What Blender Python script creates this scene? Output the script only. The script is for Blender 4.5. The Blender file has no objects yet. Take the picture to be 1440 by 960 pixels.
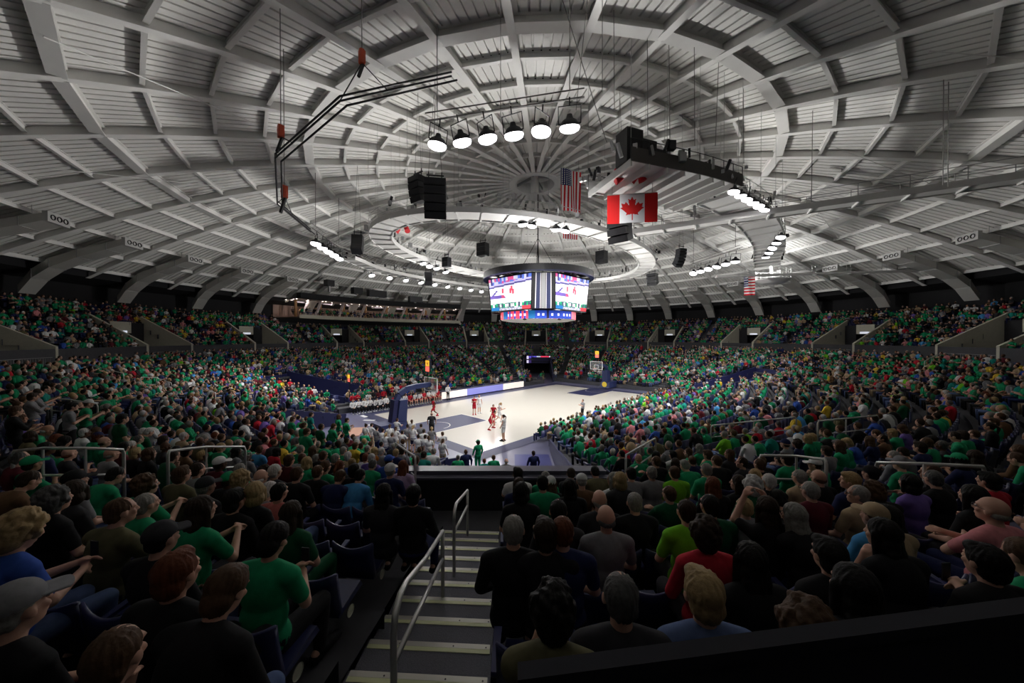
import bpy, math, random
import numpy as np
from mathutils import Vector, Matrix, Euler
random.seed(7); RNG = np.random.default_rng(7)
SC = bpy.context.scene; COL = SC.collection
PI = math.pi

# ------------------------------------------------------------------ camera, world, exposure
CAM = np.array([-28.538, -23.798, 7.192]); YAW, PIT, FPX = .7615, -.0105, 480.0
cd = bpy.data.cameras.new('camera'); cd.sensor_width = 36; cd.lens = 12.0
cd.clip_start = .05; cd.clip_end = 400
cam = bpy.data.objects.new('camera', cd); COL.objects.link(cam)
cam.location = CAM; cam.rotation_euler = (PI/2 + PIT, 0, YAW - PI/2); SC.camera = cam
W = bpy.data.worlds.new('world'); SC.world = W; W.use_nodes = True
W.node_tree.nodes['Background'].inputs[0].default_value = (.02, .02, .024, 1)
W.node_tree.nodes['Background'].inputs[1].default_value = .2
SC.view_settings.view_transform = 'Standard'; SC.view_settings.look = 'None'
SC.view_settings.exposure = 0.0; SC.view_settings.gamma = 1.0; SC.view_settings.use_curve_mapping = False
LAMP_W = 2950.0            # watts of each floodlight over the court
HALL_W = 190.0              # unused: watts of each added dome uplight on the upper parapet
ADDED_UP_W = 8200.0             # watts of each added uplight under the rim of the scoreboard

FW = np.array([math.cos(YAW)*math.cos(PIT), math.sin(YAW)*math.cos(PIT), math.sin(PIT)])
RT = np.array([math.sin(YAW), -math.cos(YAW), 0.]); UP = np.cross(RT, FW)
FH = np.array([math.cos(YAW), math.sin(YAW), 0.])
def ray(x, y): return FW + RT*(x-720)/FPX + UP*(480-y)/FPX
def at_z(x, y, z): d = ray(x, y); return CAM + d*(z-CAM[2])/d[2]
def at_d(x, y, d): return CAM + ray(x, y)*d
def at_r(x, y, r):
    d = ray(x, y); a = d[:2]@d[:2]; b = CAM[:2]@d[:2]; c = CAM[:2]@CAM[:2]-r*r
    return CAM + d*(-b+math.sqrt(b*b-a*c))/a
def px(P):
    P = np.asarray(P, float)-CAM; z = P@FW
    return np.stack([720+FPX*(P@RT)/z, 480-FPX*(P@UP)/z, z], -1)
def loc(d, lat, z): p = CAM + FH*d + RT*lat; return np.array([p[0], p[1], z])

# ------------------------------------------------------------------ materials
MATS = {}
def mat(name, col, rough=.6, metal=0., noise=0., scale=8., bump=0., emit=None, es=1., spec=.5, trans=0.):
    if name in MATS: return MATS[name]
    m = bpy.data.materials.new(name); m.use_nodes = True; N = m.node_tree.nodes; L = m.node_tree.links
    b = N['Principled BSDF']; b.inputs['Base Color'].default_value = (*col, 1)
    b.inputs['Roughness'].default_value = rough; b.inputs['Metallic'].default_value = metal
    b.inputs['Specular IOR Level'].default_value = spec
    if trans: b.inputs['Transmission Weight'].default_value = trans
    if noise or bump:
        t = N.new('ShaderNodeTexNoise'); t.inputs['Scale'].default_value = scale; t.inputs['Detail'].default_value = 4
        c = N.new('ShaderNodeTexCoord'); L.new(c.outputs['Object'], t.inputs['Vector'])
        if noise:
            r = N.new('ShaderNodeMix'); r.data_type = 'RGBA'
            r.inputs['A'].default_value = (*[v*(1-noise) for v in col], 1)
            r.inputs['B'].default_value = (*[min(1, v*(1+noise)) for v in col], 1)
            L.new(t.outputs['Fac'], r.inputs['Factor']); L.new(r.outputs['Result'], b.inputs['Base Color'])
        if bump:
            u = N.new('ShaderNodeBump'); u.inputs['Strength'].default_value = bump; u.inputs['Distance'].default_value = .02
            L.new(t.outputs['Fac'], u.inputs['Height']); L.new(u.outputs['Normal'], b.inputs['Normal'])
    if emit:
        b.inputs['Emission Color'].default_value = (*emit, 1); b.inputs['Emission Strength'].default_value = es
    MATS[name] = m; return m
def objcol_mat(name, rough=.85, noise=.25, scale=18., bump=.3):
    """colour comes from the object's own colour, broken up by weave noise"""
    m = bpy.data.materials.new(name); m.use_nodes = True; N = m.node_tree.nodes; L = m.node_tree.links
    b = N['Principled BSDF']; b.inputs['Roughness'].default_value = rough; b.inputs['Specular IOR Level'].default_value = .2
    o = N.new('ShaderNodeObjectInfo'); t = N.new('ShaderNodeTexNoise'); t.inputs['Scale'].default_value = scale
    c = N.new('ShaderNodeTexCoord'); L.new(c.outputs['Object'], t.inputs['Vector'])
    h = N.new('ShaderNodeMapRange'); h.inputs['To Min'].default_value = 1-noise; h.inputs['To Max'].default_value = 1+noise
    L.new(t.outputs['Fac'], h.inputs['Value'])
    v = N.new('ShaderNodeVectorMath'); v.operation = 'SCALE'
    L.new(o.outputs['Color'], v.inputs[0]); L.new(h.outputs['Result'], v.inputs['Scale']); L.new(v.outputs['Vector'], b.inputs['Base Color'])
    u = N.new('ShaderNodeBump'); u.inputs['Strength'].default_value = bump; u.inputs['Distance'].default_value = .01
    L.new(t.outputs['Fac'], u.inputs['Height']); L.new(u.outputs['Normal'], b.inputs['Normal'])
    MATS[name] = m; return m
def attr_mat(name, rough=.8, emit=0.):
    m = bpy.data.materials.new(name); m.use_nodes = True; N = m.node_tree.nodes; L = m.node_tree.links
    b = N['Principled BSDF']; b.inputs['Roughness'].default_value = rough; b.inputs['Specular IOR Level'].default_value = .15
    a = N.new('ShaderNodeAttribute'); a.attribute_name = 'col'
    L.new(a.outputs['Color'], b.inputs['Base Color'])
    if emit:
        L.new(a.outputs['Color'], b.inputs['Emission Color']); b.inputs['Emission Strength'].default_value = emit
    MATS[name] = m; return m
def wood_mat():
    m = bpy.data.materials.new('court_maple'); m.use_nodes = True; N = m.node_tree.nodes; L = m.node_tree.links
    b = N['Principled BSDF']; b.inputs['Roughness'].default_value = .22
    c = N.new('ShaderNodeTexCoord'); mp = N.new('ShaderNodeMapping'); mp.inputs['Scale'].default_value = (.5, 9, 1)
    L.new(c.outputs['Object'], mp.inputs['Vector'])
    n = N.new('ShaderNodeTexNoise'); n.inputs['Scale'].default_value = 2.2; n.inputs['Detail'].default_value = 5
    L.new(mp.outputs['Vector'], n.inputs['Vector'])
    r = N.new('ShaderNodeMix'); r.data_type = 'RGBA'
    r.inputs['A'].default_value = (.61, .575, .505, 1); r.inputs['B'].default_value = (.68, .645, .58, 1)
    L.new(n.outputs['Fac'], r.inputs['Factor']); L.new(r.outputs['Result'], b.inputs['Base Color'])
    MATS['court_maple'] = m; return m
CLOTH = objcol_mat('cloth'); SKIN = objcol_mat('skin', .55, .08, 30, .05); HAIR = objcol_mat('hair', .6, .4, 45, .5)
wood_mat(); attr_mat('painted_fabric'); attr_mat('screen_print', .4, 1.0)
M = dict(
 deck=mat('roof_deck', (.80, .79, .76), .6, noise=.06, scale=3), steel=mat('painted_steel', (.82, .81, .785), .45, noise=.04, scale=2),
 white=mat('catwalk_white', (.55, .545, .53), .5, noise=.04), rail=mat('galvanised_rail', (.55, .55, .53), .35, .6),
 grey=mat('grey_metal', (.35, .35, .35), .45, .3), black=mat('black_metal', (.006, .006, .008), .5), cable=mat('steel_cable', (.22, .21, .2), .5, .4),
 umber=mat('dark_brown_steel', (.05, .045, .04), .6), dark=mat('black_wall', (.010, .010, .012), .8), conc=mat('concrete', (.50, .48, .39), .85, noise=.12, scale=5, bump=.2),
 stand=mat('stand_concrete', (.055, .055, .062), .85, noise=.2, scale=6, bump=.2), carpet=mat('stair_carpet', (.16, .16, .185), .95, noise=.3, scale=90, bump=.4),
 strip=mat('nosing_yellow', (.75, .78, .45), .5), alu=mat('nosing_aluminium', (.62, .60, .52), .4, .3),
 seat=mat('seat_navy', (.016, .021, .080), .38), seatfab=mat('seat_plastic_lit_edge', (.05, .055, .15), .3), navy=mat('navy_paint', (.014, .016, .070), .5, noise=.06),
 navypad=mat('navy_padding', (.022, .032, .105), .5), line=mat('court_line', (.85, .82, .72), .35), hardwhite=mat('white_plastic', (.8, .8, .8), .4),
 apron=mat('grey_blue_floor', (.13, .13, .21), .3, noise=.12, scale=1.5), rim=mat('orange_rim', (.7, .12, .03), .4), gold=mat('gold_paint', (.75, .55, .05), .4),
 lens=mat('floodlight_lens', (.9, .9, .9), .3, emit=(1, .98, 1.), es=5), amber=mat('amber_display', (1, .5, .05), .4, emit=(1, .5, .04), es=1.0),
 redd=mat('red_display', (1, .15, .12), .4, emit=(1, .16, .12), es=1.0), ad=mat('lit_board_white', (.8, .75, .7), .4, emit=(1, .88, .78), es=.75),
 adn=mat('lit_board_blue', (.3, .3, .7), .4, emit=(.20, .21, .55), es=.7), red=mat('red_cloth', (.62, .012, .02), .7), flagwhite=mat('flag_white', (.75, .75, .75), .7),
 orange=mat('hoist_orange', (.6, .07, .02), .4), glass=mat('backboard_glass', (.8, .85, .85), .05, trans=.9), peach=mat('table_top', (.6, .32, .22), .5),
 down=mat('lounge_downlight', (1, .9, .7), .5, emit=(1, .88, .85), es=14), warm=mat('lounge_wall', (.50, .36, .30), .7, noise=.1), warmc=mat('lounge_ceiling', (.55, .48, .47), .7),
 tan=mat('tan_wood', (.42, .22, .09), .5, noise=.2), exitl=mat('portal_sign', (.9, .9, 1), .4, emit=(.8, .85, 1), es=.7), paper=mat('paper', (.75, .73, .45), .8),
 mat_blue=mat('blue_floor_mat', (.03, .036, .19), .35, noise=.08), plate=mat('seat_number_plate', (.42, .42, .33), .5), eye=mat('eye', (.03, .02, .015), .2), shoe=mat('shoe', (.10, .10, .11), .5), duct=mat('duct_metal', (.55, .54, .51), .4, .2, noise=.06, scale=3),
 basket=mat('lit_platform_white', (.85, .85, .83), .4), ball=mat('orange_ball', (.6, .2, .05), .6))

# ------------------------------------------------------------------ mesh builder
class MB:
    def __init__(s): s.v = []; s.f = []; s.m = []; s.mats = []; s.c = []
    def mi(s, m):
        m = M[m] if isinstance(m, str) else m
        if m not in s.mats: s.mats.append(m)
        return s.mats.index(m)
    def face(s, pts, m, c=None):
        i = len(s.v); s.v += [tuple(p) for p in pts]; s.f.append(tuple(range(i, i+len(pts)))); s.m.append(s.mi(m)); s.c.append(c)
    def poly(s, verts, faces, m, c=None):
        i = len(s.v); s.v += [tuple(p) for p in verts]; k = s.mi(m)
        for f in faces: s.f.append(tuple(i+j for j in f)); s.m.append(k); s.c.append(c)
    def hexa(s, b, t, m):   # bottom quad, top quad (both counter-clockwise from above)
        s.poly(list(b)+list(t), [(3, 2, 1, 0), (4, 5, 6, 7), (0, 1, 5, 4), (1, 2, 6, 5), (2, 3, 7, 6), (3, 0, 4, 7)], m)
    def box(s, c, size, m, rz=0., R=None):
        hx, hy, hz = size[0]/2, size[1]/2, size[2]/2; c = np.array(c, float)
        R = np.array(R) if R is not None else np.array([[math.cos(rz), -math.sin(rz), 0], [math.sin(rz), math.cos(rz), 0], [0, 0, 1]])
        P = [c + R@np.array(q) for q in [(-hx, -hy, -hz), (hx, -hy, -hz), (hx, hy, -hz), (-hx, hy, -hz), (-hx, -hy, hz), (hx, -hy, hz), (hx, hy, hz), (-hx, hy, hz)]]
        s.hexa(P[:4], P[4:], m)
    def beam(s, a, b, w, h, m, up=(0, 0, 1)):
        a = np.array(a, float); b = np.array(b, float); d = b-a; L = np.linalg.norm(d); d /= L
        u = np.array(up, float); sd = np.cross(d, u); n = np.linalg.norm(sd)
        if n < 1e-4: sd = np.cross(d, (1, 0, 0)); n = np.linalg.norm(sd)
        sd /= n; u = np.cross(sd, d)
        s.box((a+b)/2, (L, w, h), m, R=np.stack([d, -sd, u], 1))
    def tube(s, pts, r, m, n=6, caps=True):
        pts = [np.array(p, float) for p in pts]; k = len(pts); rs = r if hasattr(r, '__len__') else [r]*k; V = []
        ref = None
        for i in range(k):
            d = pts[min(i+1, k-1)]-pts[max(i-1, 0)]; d /= max(np.linalg.norm(d), 1e-9)
            if ref is None or abs(ref@d) > .99:
                ref = np.array([0, 0, 1.]) if abs(d[2]) < .9 else np.array([1., 0, 0])
            a = np.cross(d, ref); a /= np.linalg.norm(a); b = np.cross(d, a); ref = np.cross(a, d)
            for j in range(n): V.append(pts[i]+rs[i]*(a*math.cos(2*PI*j/n)+b*math.sin(2*PI*j/n)))
        F = [(i*n+j, i*n+(j+1) % n, (i+1)*n+(j+1) % n, (i+1)*n+j) for i in range(k-1) for j in range(n)]
        if caps: F += [tuple(range(n))[::-1], tuple((k-1)*n+j for j in range(n))]
        s.poly(V, F, m)
    def lathe(s, prof, m, n=24, c=(0, 0, 0), a0=0., a1=2*PI):
        full = abs(a1-a0-2*PI) < 1e-6; k = n if full else n+1; V = []
        for r, z in prof:
            for j in range(k):
                t = a0+(a1-a0)*j/n; V.append((c[0]+r*math.cos(t), c[1]+r*math.sin(t), c[2]+z))
        F = []
        for i in range(len(prof)-1):
            for j in range(n):
                j2 = (j+1) % k; F.append((i*k+j, i*k+j2, (i+1)*k+j2, (i+1)*k+j))
        s.poly(V, F, m)
    def ball(s, c, r, m, n=10, k=6):
        r = r if hasattr(r, '__len__') else (r, r, r); V = [(c[0], c[1], c[2]-r[2])]
        for i in range(1, k):
            a = -PI/2+PI*i/k
            for j in range(n): V.append((c[0]+r[0]*math.cos(a)*math.cos(2*PI*j/n), c[1]+r[1]*math.cos(a)*math.sin(2*PI*j/n), c[2]+r[2]*math.sin(a)))
        V.append((c[0], c[1], c[2]+r[2])); F = [(0, 1+(j+1) % n, 1+j) for j in range(n)]
        for i in range(k-2):
            for j in range(n): F.append((1+i*n+j, 1+i*n+(j+1) % n, 1+(i+1)*n+(j+1) % n, 1+(i+1)*n+j))
        e = len(V)-1; F += [(e, 1+(k-2)*n+j, 1+(k-2)*n+(j+1) % n) for j in range(n)]
        s.poly(V, F, m)
    def mesh(s, name, smooth=False):
        me = bpy.data.meshes.new(name); me.from_pydata(s.v, [], s.f)
        for m in s.mats: me.materials.append(m)
        me.polygons.foreach_set('material_index', s.m)
        if smooth: me.polygons.foreach_set('use_smooth', [True]*len(s.f))
        if any(c is not None for c in s.c):
            at = me.attributes.new('col', 'FLOAT_COLOR', 'FACE')
            at.data.foreach_set('color', np.array([[*(c or (1, 1, 1)), 1.] for c in s.c], np.float32).ravel())
        me.update(); return me
    def obj(s, name, parent=None, smooth=False, **kw): return link(name, s.mesh(name, smooth), parent, **kw)

def link(name, data, parent=None, loc=None, rz=None, color=None, label=None, cat=None, group=None, kind=None, scale=None):
    o = bpy.data.objects.new(name, data); COL.objects.link(o)
    if parent is not None: o.parent = parent
    if loc is not None: o.location = loc
    if rz is not None: o.rotation_euler = (0, 0, rz)
    if scale is not None: o.scale = (scale,)*3 if not hasattr(scale, '__len__') else scale
    if color is not None: o.color = (*color, 1)
    if label: o['label'] = label
    if cat: o['category'] = cat
    if group: o['group'] = group
    if kind: o['kind'] = kind
    return o
def thing(name, loc, label, cat, group=None, rz=0.): return link(name, None, None, loc, rz, label=label, cat=cat, group=group)
def struct(mb, name): return mb.obj(name, kind='structure')
ORD = 'zeroth first second third fourth fifth sixth seventh eighth ninth tenth eleventh twelfth thirteenth fourteenth fifteenth sixteenth seventeenth eighteenth nineteenth twentieth'.split()
def ordn(n): return ORD[n] if n < len(ORD) else '%d%s' % (n, {1: 'st', 2: 'nd', 3: 'rd'}.get(n % 10 if n % 100 not in (11, 12, 13) else 0, 'th'))
# ------------------------------------------------------------------ dome
ZT, RS = 23.85, 102.6
def dome(r): return ZT-(RS-math.sqrt(RS*RS-r*r))
RR = [2.6, 5.5]+[8.1+2.6*i for i in range(15)]            # 2.6 ... 44.5
RIB0 = math.radians(6.8); NRIB = 36; STEP = 2*PI/NRIB
WIDE = {7, 11}
def prj_score(r, a, z, size):
    p = px((r*math.cos(a), r*math.sin(a), z))
    if p[2] < 1 or not (-150 < p[0] < 1590 and -150 < p[1] < 600): return 0
    return size/p[2]
roof = link('ceiling', None, loc=(0, 0, 0), kind='structure', label='white ribbed steel dome over the arena')
cells = []
for i in range(len(RR)-1):
    r0, r1 = RR[i], RR[i+1]
    # corrugated deck of one bay, ribs of the sheet running outwards
    mb = MB(); n = max(2, round((r0+r1)/2*STEP/.48)); h = STEP/2
    us = []
    for k in range(n):
        for q, dz in ((0, 0), (.77, 0), (.79, .12), (.97, .12)): us.append(((k+q)/n*2-1, dz))
    us.append((1, 0))
    for a, b in zip(us[:-1], us[1:]):
        P = []
        for (u, dz), r in ((a, r0), (b, r0), (b, r1), (a, r1)):
            c = math.cos(h); P.append((r*c, r*math.sin(h)*u, dome(r)+.52+dz))
        mb.face(P[::-1], 'deck')
    dk = mb.mesh('deck_panel')
    # purlin across the bay at r1
    mb = MB(); y = r1*math.sin(h)-.12; x = r1*math.cos(h); z = dome(r1); w = .62 if i+1 in WIDE else .20
    top = z+.5; bot = z+(.0 if i+1 in WIDE else .15)
    mb.box((x, 0, bot+.02), (w, 2*y, .04), 'steel'); mb.box((x, 0, (bot+top)/2), (.05 if i+1 not in WIDE else .3, 2*y, top-bot-.05), 'steel')
    mb.box((x, 0, top-.03), (w, 2*y, .04), 'steel')
    pl = mb.mesh('purlin')
    for k in range(NRIB):
        a = RIB0+STEP*(k+.5); cells.append((i, k, a, dk, pl, prj_score((r0+r1)/2, a, dome(r0), 2.6), prj_score(r1, a, dome(r1), r1*STEP)))
keepd = {id(c) for c in sorted(cells, key=lambda c: -c[5])[:298] if c[5] > 0}
keepp = {id(c) for c in sorted(cells, key=lambda c: -c[6])[:298] if c[6] > 0}
restd, restp = [], []
for c in cells:
    if id(c) in keepd: link('deck_panel', c[3], roof, rz=c[2])
    else: restd.append((c[3], c[2]))
    if id(c) in keepp: link('purlin', c[4], roof, rz=c[2])
    else: restp.append((c[4], c[2]))
def join_rot(name, lst, m, parent):
    V, F = [], []; off = 0
    for me, a in lst:
        n = len(me.vertices); co = np.empty(n*3); me.vertices.foreach_get('co', co); co = co.reshape(-1, 3)
        ca, sa = math.cos(a), math.sin(a); V.append(np.stack([co[:, 0]*ca-co[:, 1]*sa, co[:, 0]*sa+co[:, 1]*ca, co[:, 2]], 1))
        F += [tuple(off+j for j in p.vertices) for p in me.polygons]; off += n
    me = bpy.data.meshes.new(name); me.from_pydata(np.concatenate(V).tolist(), [], F); me.materials.append(m)
    return link(name, me, parent, kind='stuff')
join_rot('roof_decking', restd, M['deck'], roof); join_rot('roof_purlins', restp, M['steel'], roof)
mb = MB()
rs = [2.5]+[RR[i]+(RR[i+1]-RR[i])*q for i in range(len(RR)-1) for q in (0, .5)]+[RR[-1], 45.4]
for a, b in zip(rs[:-1], rs[1:]):
    mb.beam((a, 0, dome(a)-.02), (b, 0, dome(b)-.02), .40, .05, 'steel'); mb.beam((a, 0, dome(a)+.25), (b, 0, dome(b)+.25), .08, .5, 'steel')
ribm = mb.mesh('roof_rib')
for k in range(NRIB): link('roof_rib', ribm, roof, rz=RIB0+STEP*k)
mb = MB(); z = dome(2.4)
mb.lathe([(2.1, .55), (2.1, -.12), (2.75, -.12), (2.75, .55), (2.1, .55)], 'steel', 48, (0, 0, z))
mb.obj('compression_ring', roof)
mb = MB(); mb.lathe([(0, 1.3), (2.2, 1.1), (2.2, .5)], 'deck', 32, (0, 0, z))
for k in range(4):
    a = .3+k*PI/2; mb.beam((.3*math.cos(a), .3*math.sin(a), z+.75), (2.2*math.cos(a), 2.2*math.sin(a), z+.2), .16, .25, 'grey')
mb.lathe([(.0, -1.1), (.42, -1.1), (.42, 1.0)], 'steel', 16, (0, 0, z)); mb.obj('oculus_hub', roof)
# thin roof bracing rods and loose cables lying under the deck
for k in range(10):
    a = RIB0+STEP*(10+k*2.2); r0 = 24+6*random.random(); r1 = r0+7; mb = MB()
    mb.tube([(r0*math.cos(a), r0*math.sin(a), dome(r0)-.1), (r1*math.cos(a+STEP), r1*math.sin(a+STEP), dome(r1)-.1)], .03, 'steel', 4); mb.obj('brace_rod', roof)
# eave, black band and outer wall
mb = MB(); ze = dome(45.2)
mb.lathe([(45.3, ze+.6), (45.3, ze-.05), (48.6, ze-.5)], 'dark', 144); mb.obj('ceiling_soffit', kind='structure')
mb = MB(); mb.lathe([(48.5, 3.0), (48.5, ze+.2)], 'dark', 144); mb.obj('wall_outer', kind='structure')

# ------------------------------------------------------------------ ducts round the eave
mb = MB(); P = []
for r, dz, w, h in ((37.9, -1.05, 1.5, .55), (39.2, -1.0, 1.5, .6), (41.5, -.75, 1.3, .7), (43.6, -.75, 1.3, .8), (44.9, -1.1, 1.3, .8), (45.9, -1.9, 1.25, .7)):
    z = dome(r)+dz; P.append([(r, -w/2, z), (r, w/2, z), (r, w/2, z+h), (r, -w/2, z+h)])
for a, b in zip(P[:-1], P[1:]): mb.poly(a+b, [(0, 1, 5, 4), (1, 2, 6, 5), (2, 3, 7, 6), (3, 0, 4, 7)], 'duct')
mb.poly(P[-1], [(0, 1, 2, 3)], 'duct'); mb.poly(P[0], [(3, 2, 1, 0)], 'duct')
for q in P[1:5]:
    c = np.mean(q, 0); mb.box(c, (.06, abs(q[1][1]-q[0][1])+.06, q[2][2]-q[0][2]+.06), 'grey')
duct_body = mb.mesh('duct_body')
mb = MB(); z = P[0][0][2]
mb.box((37.75, 0, z+.3), (.3, 1.75, .72), 'white'); nozzle_box = mb.mesh('nozzle_box')
mb = MB(); mb.lathe([(.2, 0), (.2, -.03), (.15, -.035), (.13, .06), (0, .06)], 'black', 14)
port = MB(); port.poly([(37.58+v[2], v[1], z+.3+v[0]) for v in mb.v], mb.f, 'black'); port = port.mesh('nozzle_opening')
mb = MB()
for y in (-.6, .6): mb.tube([(38.6, y, P[0][0][2]+.4), (38.6, y, dome(38.6)+.3)], .02, 'grey', 4)
hang = mb.mesh('hanger_rod')
DANG = [math.radians(2.2+10*k) for k in range(36)]
vis = []
for a in DANG:
    p = px((42*math.cos(a), 42*math.sin(a), 14)); 
    if p[2] > 3 and -260 < p[0] < 1700: vis.append((p[0], a))
vis.sort()
for i, (x, a) in enumerate(vis):
    t = thing('air_duct', (0, 0, 0), 'grey air duct with three round nozzles below the dome edge, %s from the left end' % ordn(i+1), 'air duct', 'ducts round the dome edge', a)
    link('duct_body', duct_body, t); b = link('nozzle_box', nozzle_box, t); link('hanger_rod', hang, t)
    for k in (-1, 0, 1): link('nozzle_opening', port, b, loc=(0, k*.5, 0))

# ------------------------------------------------------------------ stands
A_, B_, RL, Z0, Z1, NR = 17.5, 10.0, 36.0, .45, 4.75, 20
DZ = (Z1-Z0)/NR; RC = 38.4; RU0, RUD, NU, ZU0, DZU = 38.6, .82, 10, 5.75, .45
def frac(x, y):
    dr = np.hypot(np.maximum(np.abs(x)-A_, 0), np.maximum(np.abs(y)-B_, 0)); dc = RL-np.hypot(x, y)
    return dr/np.maximum(dr+dc, 1e-6)
TH = np.linspace(-PI, PI, 1441)[:-1]
def curve(f, th=TH):
    lo = np.full(th.shape, 0.); hi = np.full(th.shape, RL); c, s = np.cos(th), np.sin(th)
    for _ in range(34):
        m = (lo+hi)/2; g = frac(m*c, m*s) < f; lo = np.where(g, m, lo); hi = np.where(g, hi, m)
    return hi
def row_z(k): return Z0+DZ*(k+.35)
# corridors cut through the stands: (point on axis at outer end, direction inwards, length, half width)
TUN = []
def lane(p, az, L, hw): TUN.append((np.array(p[:2], float), np.array([math.cos(az), math.sin(az)]), L, hw))
lane(loc(8.0, -.24, 0), YAW, 14, 2.65)
lane((22.8, 18.4), math.radians(180+40), 11, 2.5); lane((22.6, -18.2), math.radians(180-40), 11, 2.4); lane((-19.8, 19.5), math.radians(-50), 9, 2.0)
PIT = (-22.6, -17.0, -9.2, 6.0)        # sunken floor behind the near baseline
def in_pit(x, y, g=0.): return (x > PIT[0]-g) & (x < PIT[1]+g) & (y > PIT[2]-g) & (y < PIT[3]+g)
def in_tunnel(x, y, grow=0.):
    r = np.zeros(np.shape(x), bool)
    for p, d, L, hw in TUN:
        u = (x-p[0])*d[0]+(y-p[1])*d[1]; v = -(x-p[0])*d[1]+(y-p[1])*d[0]
        r |= (u > -grow) & (u < L) & (np.abs(v) < hw+grow)
    return r | in_pit(x, y, grow)
SAZ = math.radians(44.3)      # direction of the stairs in front of the camera
def stair_uv(x, y):
    p = loc(0, -.80, 0); d = (math.cos(SAZ), math.sin(SAZ)); return (x-p[0])*d[0]+(y-p[1])*d[1], (x-p[0])*d[1]-(y-p[1])*d[0]
def in_stairs(x, y, grow=0.):
    u, v = stair_uv(x, y); return (u > .4) & (u < 8.2) & (np.abs(v) < .66+grow)
AISLE = [math.radians(219.5+12*k) for k in range(30) if k]
CUTS = [curve(max(k/NR, 1e-4)) for k in range(NR+1)]
def terraces():
    V, F = [], []; n = len(TH); c, s = np.cos(TH), np.sin(TH)
    for k in range(NR):
        z = row_z(k); zp = row_z(k-1) if k else 0.
        for r, zz in ((CUTS[k], zp), (CUTS[k], z), (CUTS[k+1], z)): V.append(np.stack([r*c, r*s, np.full(n, zz)], 1))
        b = k*3*n; rm = (CUTS[k]+CUTS[k+1])/2
        for j in range(n):
            j2 = (j+1) % n; t = TH[j]+PI/n; x, y = rm[j]*math.cos(t), rm[j]*math.sin(t)
            if in_tunnel(x, y) or in_stairs(x, y): continue
            F += [(b+j, b+j2, b+n+j2, b+n+j), (b+n+j, b+n+j2, b+2*n+j2, b+2*n+j)]
    me = bpy.data.meshes.new('floor_terraces'); me.from_pydata(np.concatenate(V).tolist(), [], F); me.materials.append(M['stand'])
    link('floor_terraces', me, kind='structure')
terraces()
mb = MB(); mb.lathe([(RL, row_z(NR-1)), (RL, Z1), (RC, Z1), (RC, Z1+.02)], 'stand', 144); mb.obj('floor_walkway', kind='structure')
mb = MB()
mb.lathe([(RC, Z1), (RC, ZU0+.62), (RC+.12, ZU0+.62), (RC+.12, ZU0)], 'stand', 144); mb.obj('wall_parapet', kind='structure')
# upper bowl with portals
PORT = [math.radians(1+19.2*k) for k in (-4, -3, -2, -1, 0, 1, 2, 3, 4, 5, 6, 7, 8, 9)]
PW = 2.3; PORTROWS = 6
def in_portal(r, a, grow=0.):
    for p in PORT:
        d = (a-p+PI) % (2*PI)-PI
        if abs(d)*r < PW+grow and r < RU0+PORTROWS*RUD+grow: return True
    return False
mb = MB(); n = 720
for k in range(NU):
    r0 = RU0+k*RUD; r1 = r0+RUD; z = ZU0+DZU*k; zp = z-DZU if k else Z1
    for j in range(n):
        a, b = 2*PI*j/n, 2*PI*(j+1)/n
        if in_portal((r0+r1)/2, (a+b)/2): continue
        ca, sa, cb, sb = math.cos(a), math.sin(a), math.cos(b), math.sin(b)
        mb.face([(r0*ca, r0*sa, zp), (r0*cb, r0*sb, zp), (r0*cb, r0*sb, z), (r0*ca, r0*sa, z)], 'stand')
        mb.face([(r0*ca, r0*sa, z), (r0*cb, r0*sb, z), (r1*cb, r1*sb, z), (r1*ca, r1*sa, z)], 'stand')
mb.obj('floor_upper_terraces', kind='structure')
# one portal: two sloping concrete cheek walls, back wall with a dark doorway, lit sign
mbw = MB(); zt = lambda r: ZU0+DZU*(r-RU0)/RUD+.95
for sgn in (-1, 1):
    y0, y1 = sgn*PW, sgn*(PW+.22); r0, r1 = RC-.1, RU0+PORTROWS*RUD+.3
    for (ya, yb) in ((min(y0, y1), max(y0, y1)),):
        mbw.hexa([(r0, ya, Z1), (r1, ya, Z1), (r1, yb, Z1), (r0, yb, Z1)], [(r0, ya, zt(r0)), (r1, ya, zt(r1)), (r1, yb, zt(r1)), (r0, yb, zt(r0))], 'conc')
cheek = mbw.mesh('cheek_wall')
mbb = MB(); r1 = RU0+PORTROWS*RUD; zc = zt(r1)-.6
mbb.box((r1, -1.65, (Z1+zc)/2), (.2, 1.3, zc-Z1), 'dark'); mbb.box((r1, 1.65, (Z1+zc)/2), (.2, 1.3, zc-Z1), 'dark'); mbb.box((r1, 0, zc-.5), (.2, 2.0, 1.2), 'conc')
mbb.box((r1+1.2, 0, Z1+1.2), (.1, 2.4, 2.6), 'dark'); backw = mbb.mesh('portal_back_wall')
mbs = MB(); mbs.box((r1-.14, 0, zc-.95), (.05, 1.1, .22), 'exitl'); sign = mbs.mesh('portal_sign')
mbr = MB()
for k in range(25): mbr.tube([(RC-.05, -PW+k*2*PW/24, Z1), (RC-.05, -PW+k*2*PW/24, Z1+1.0)], .012, 'grey', 4)
mbr.tube([(RC-.05, -PW, Z1+1.0), (RC-.05, PW, Z1+1.0)], .02, 'grey', 5); prail = mbr.mesh('portal_railing')
for i, a in enumerate(PORT):
    t = link('wall_portal', None, None, (0, 0, 0), a, kind='structure', label='concrete entry portal cut into the upper seats')
    link('cheek_wall', cheek, t); link('portal_back_wall', backw, t); link('portal_sign', sign, t); link('portal_railing', prail, t)
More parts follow.
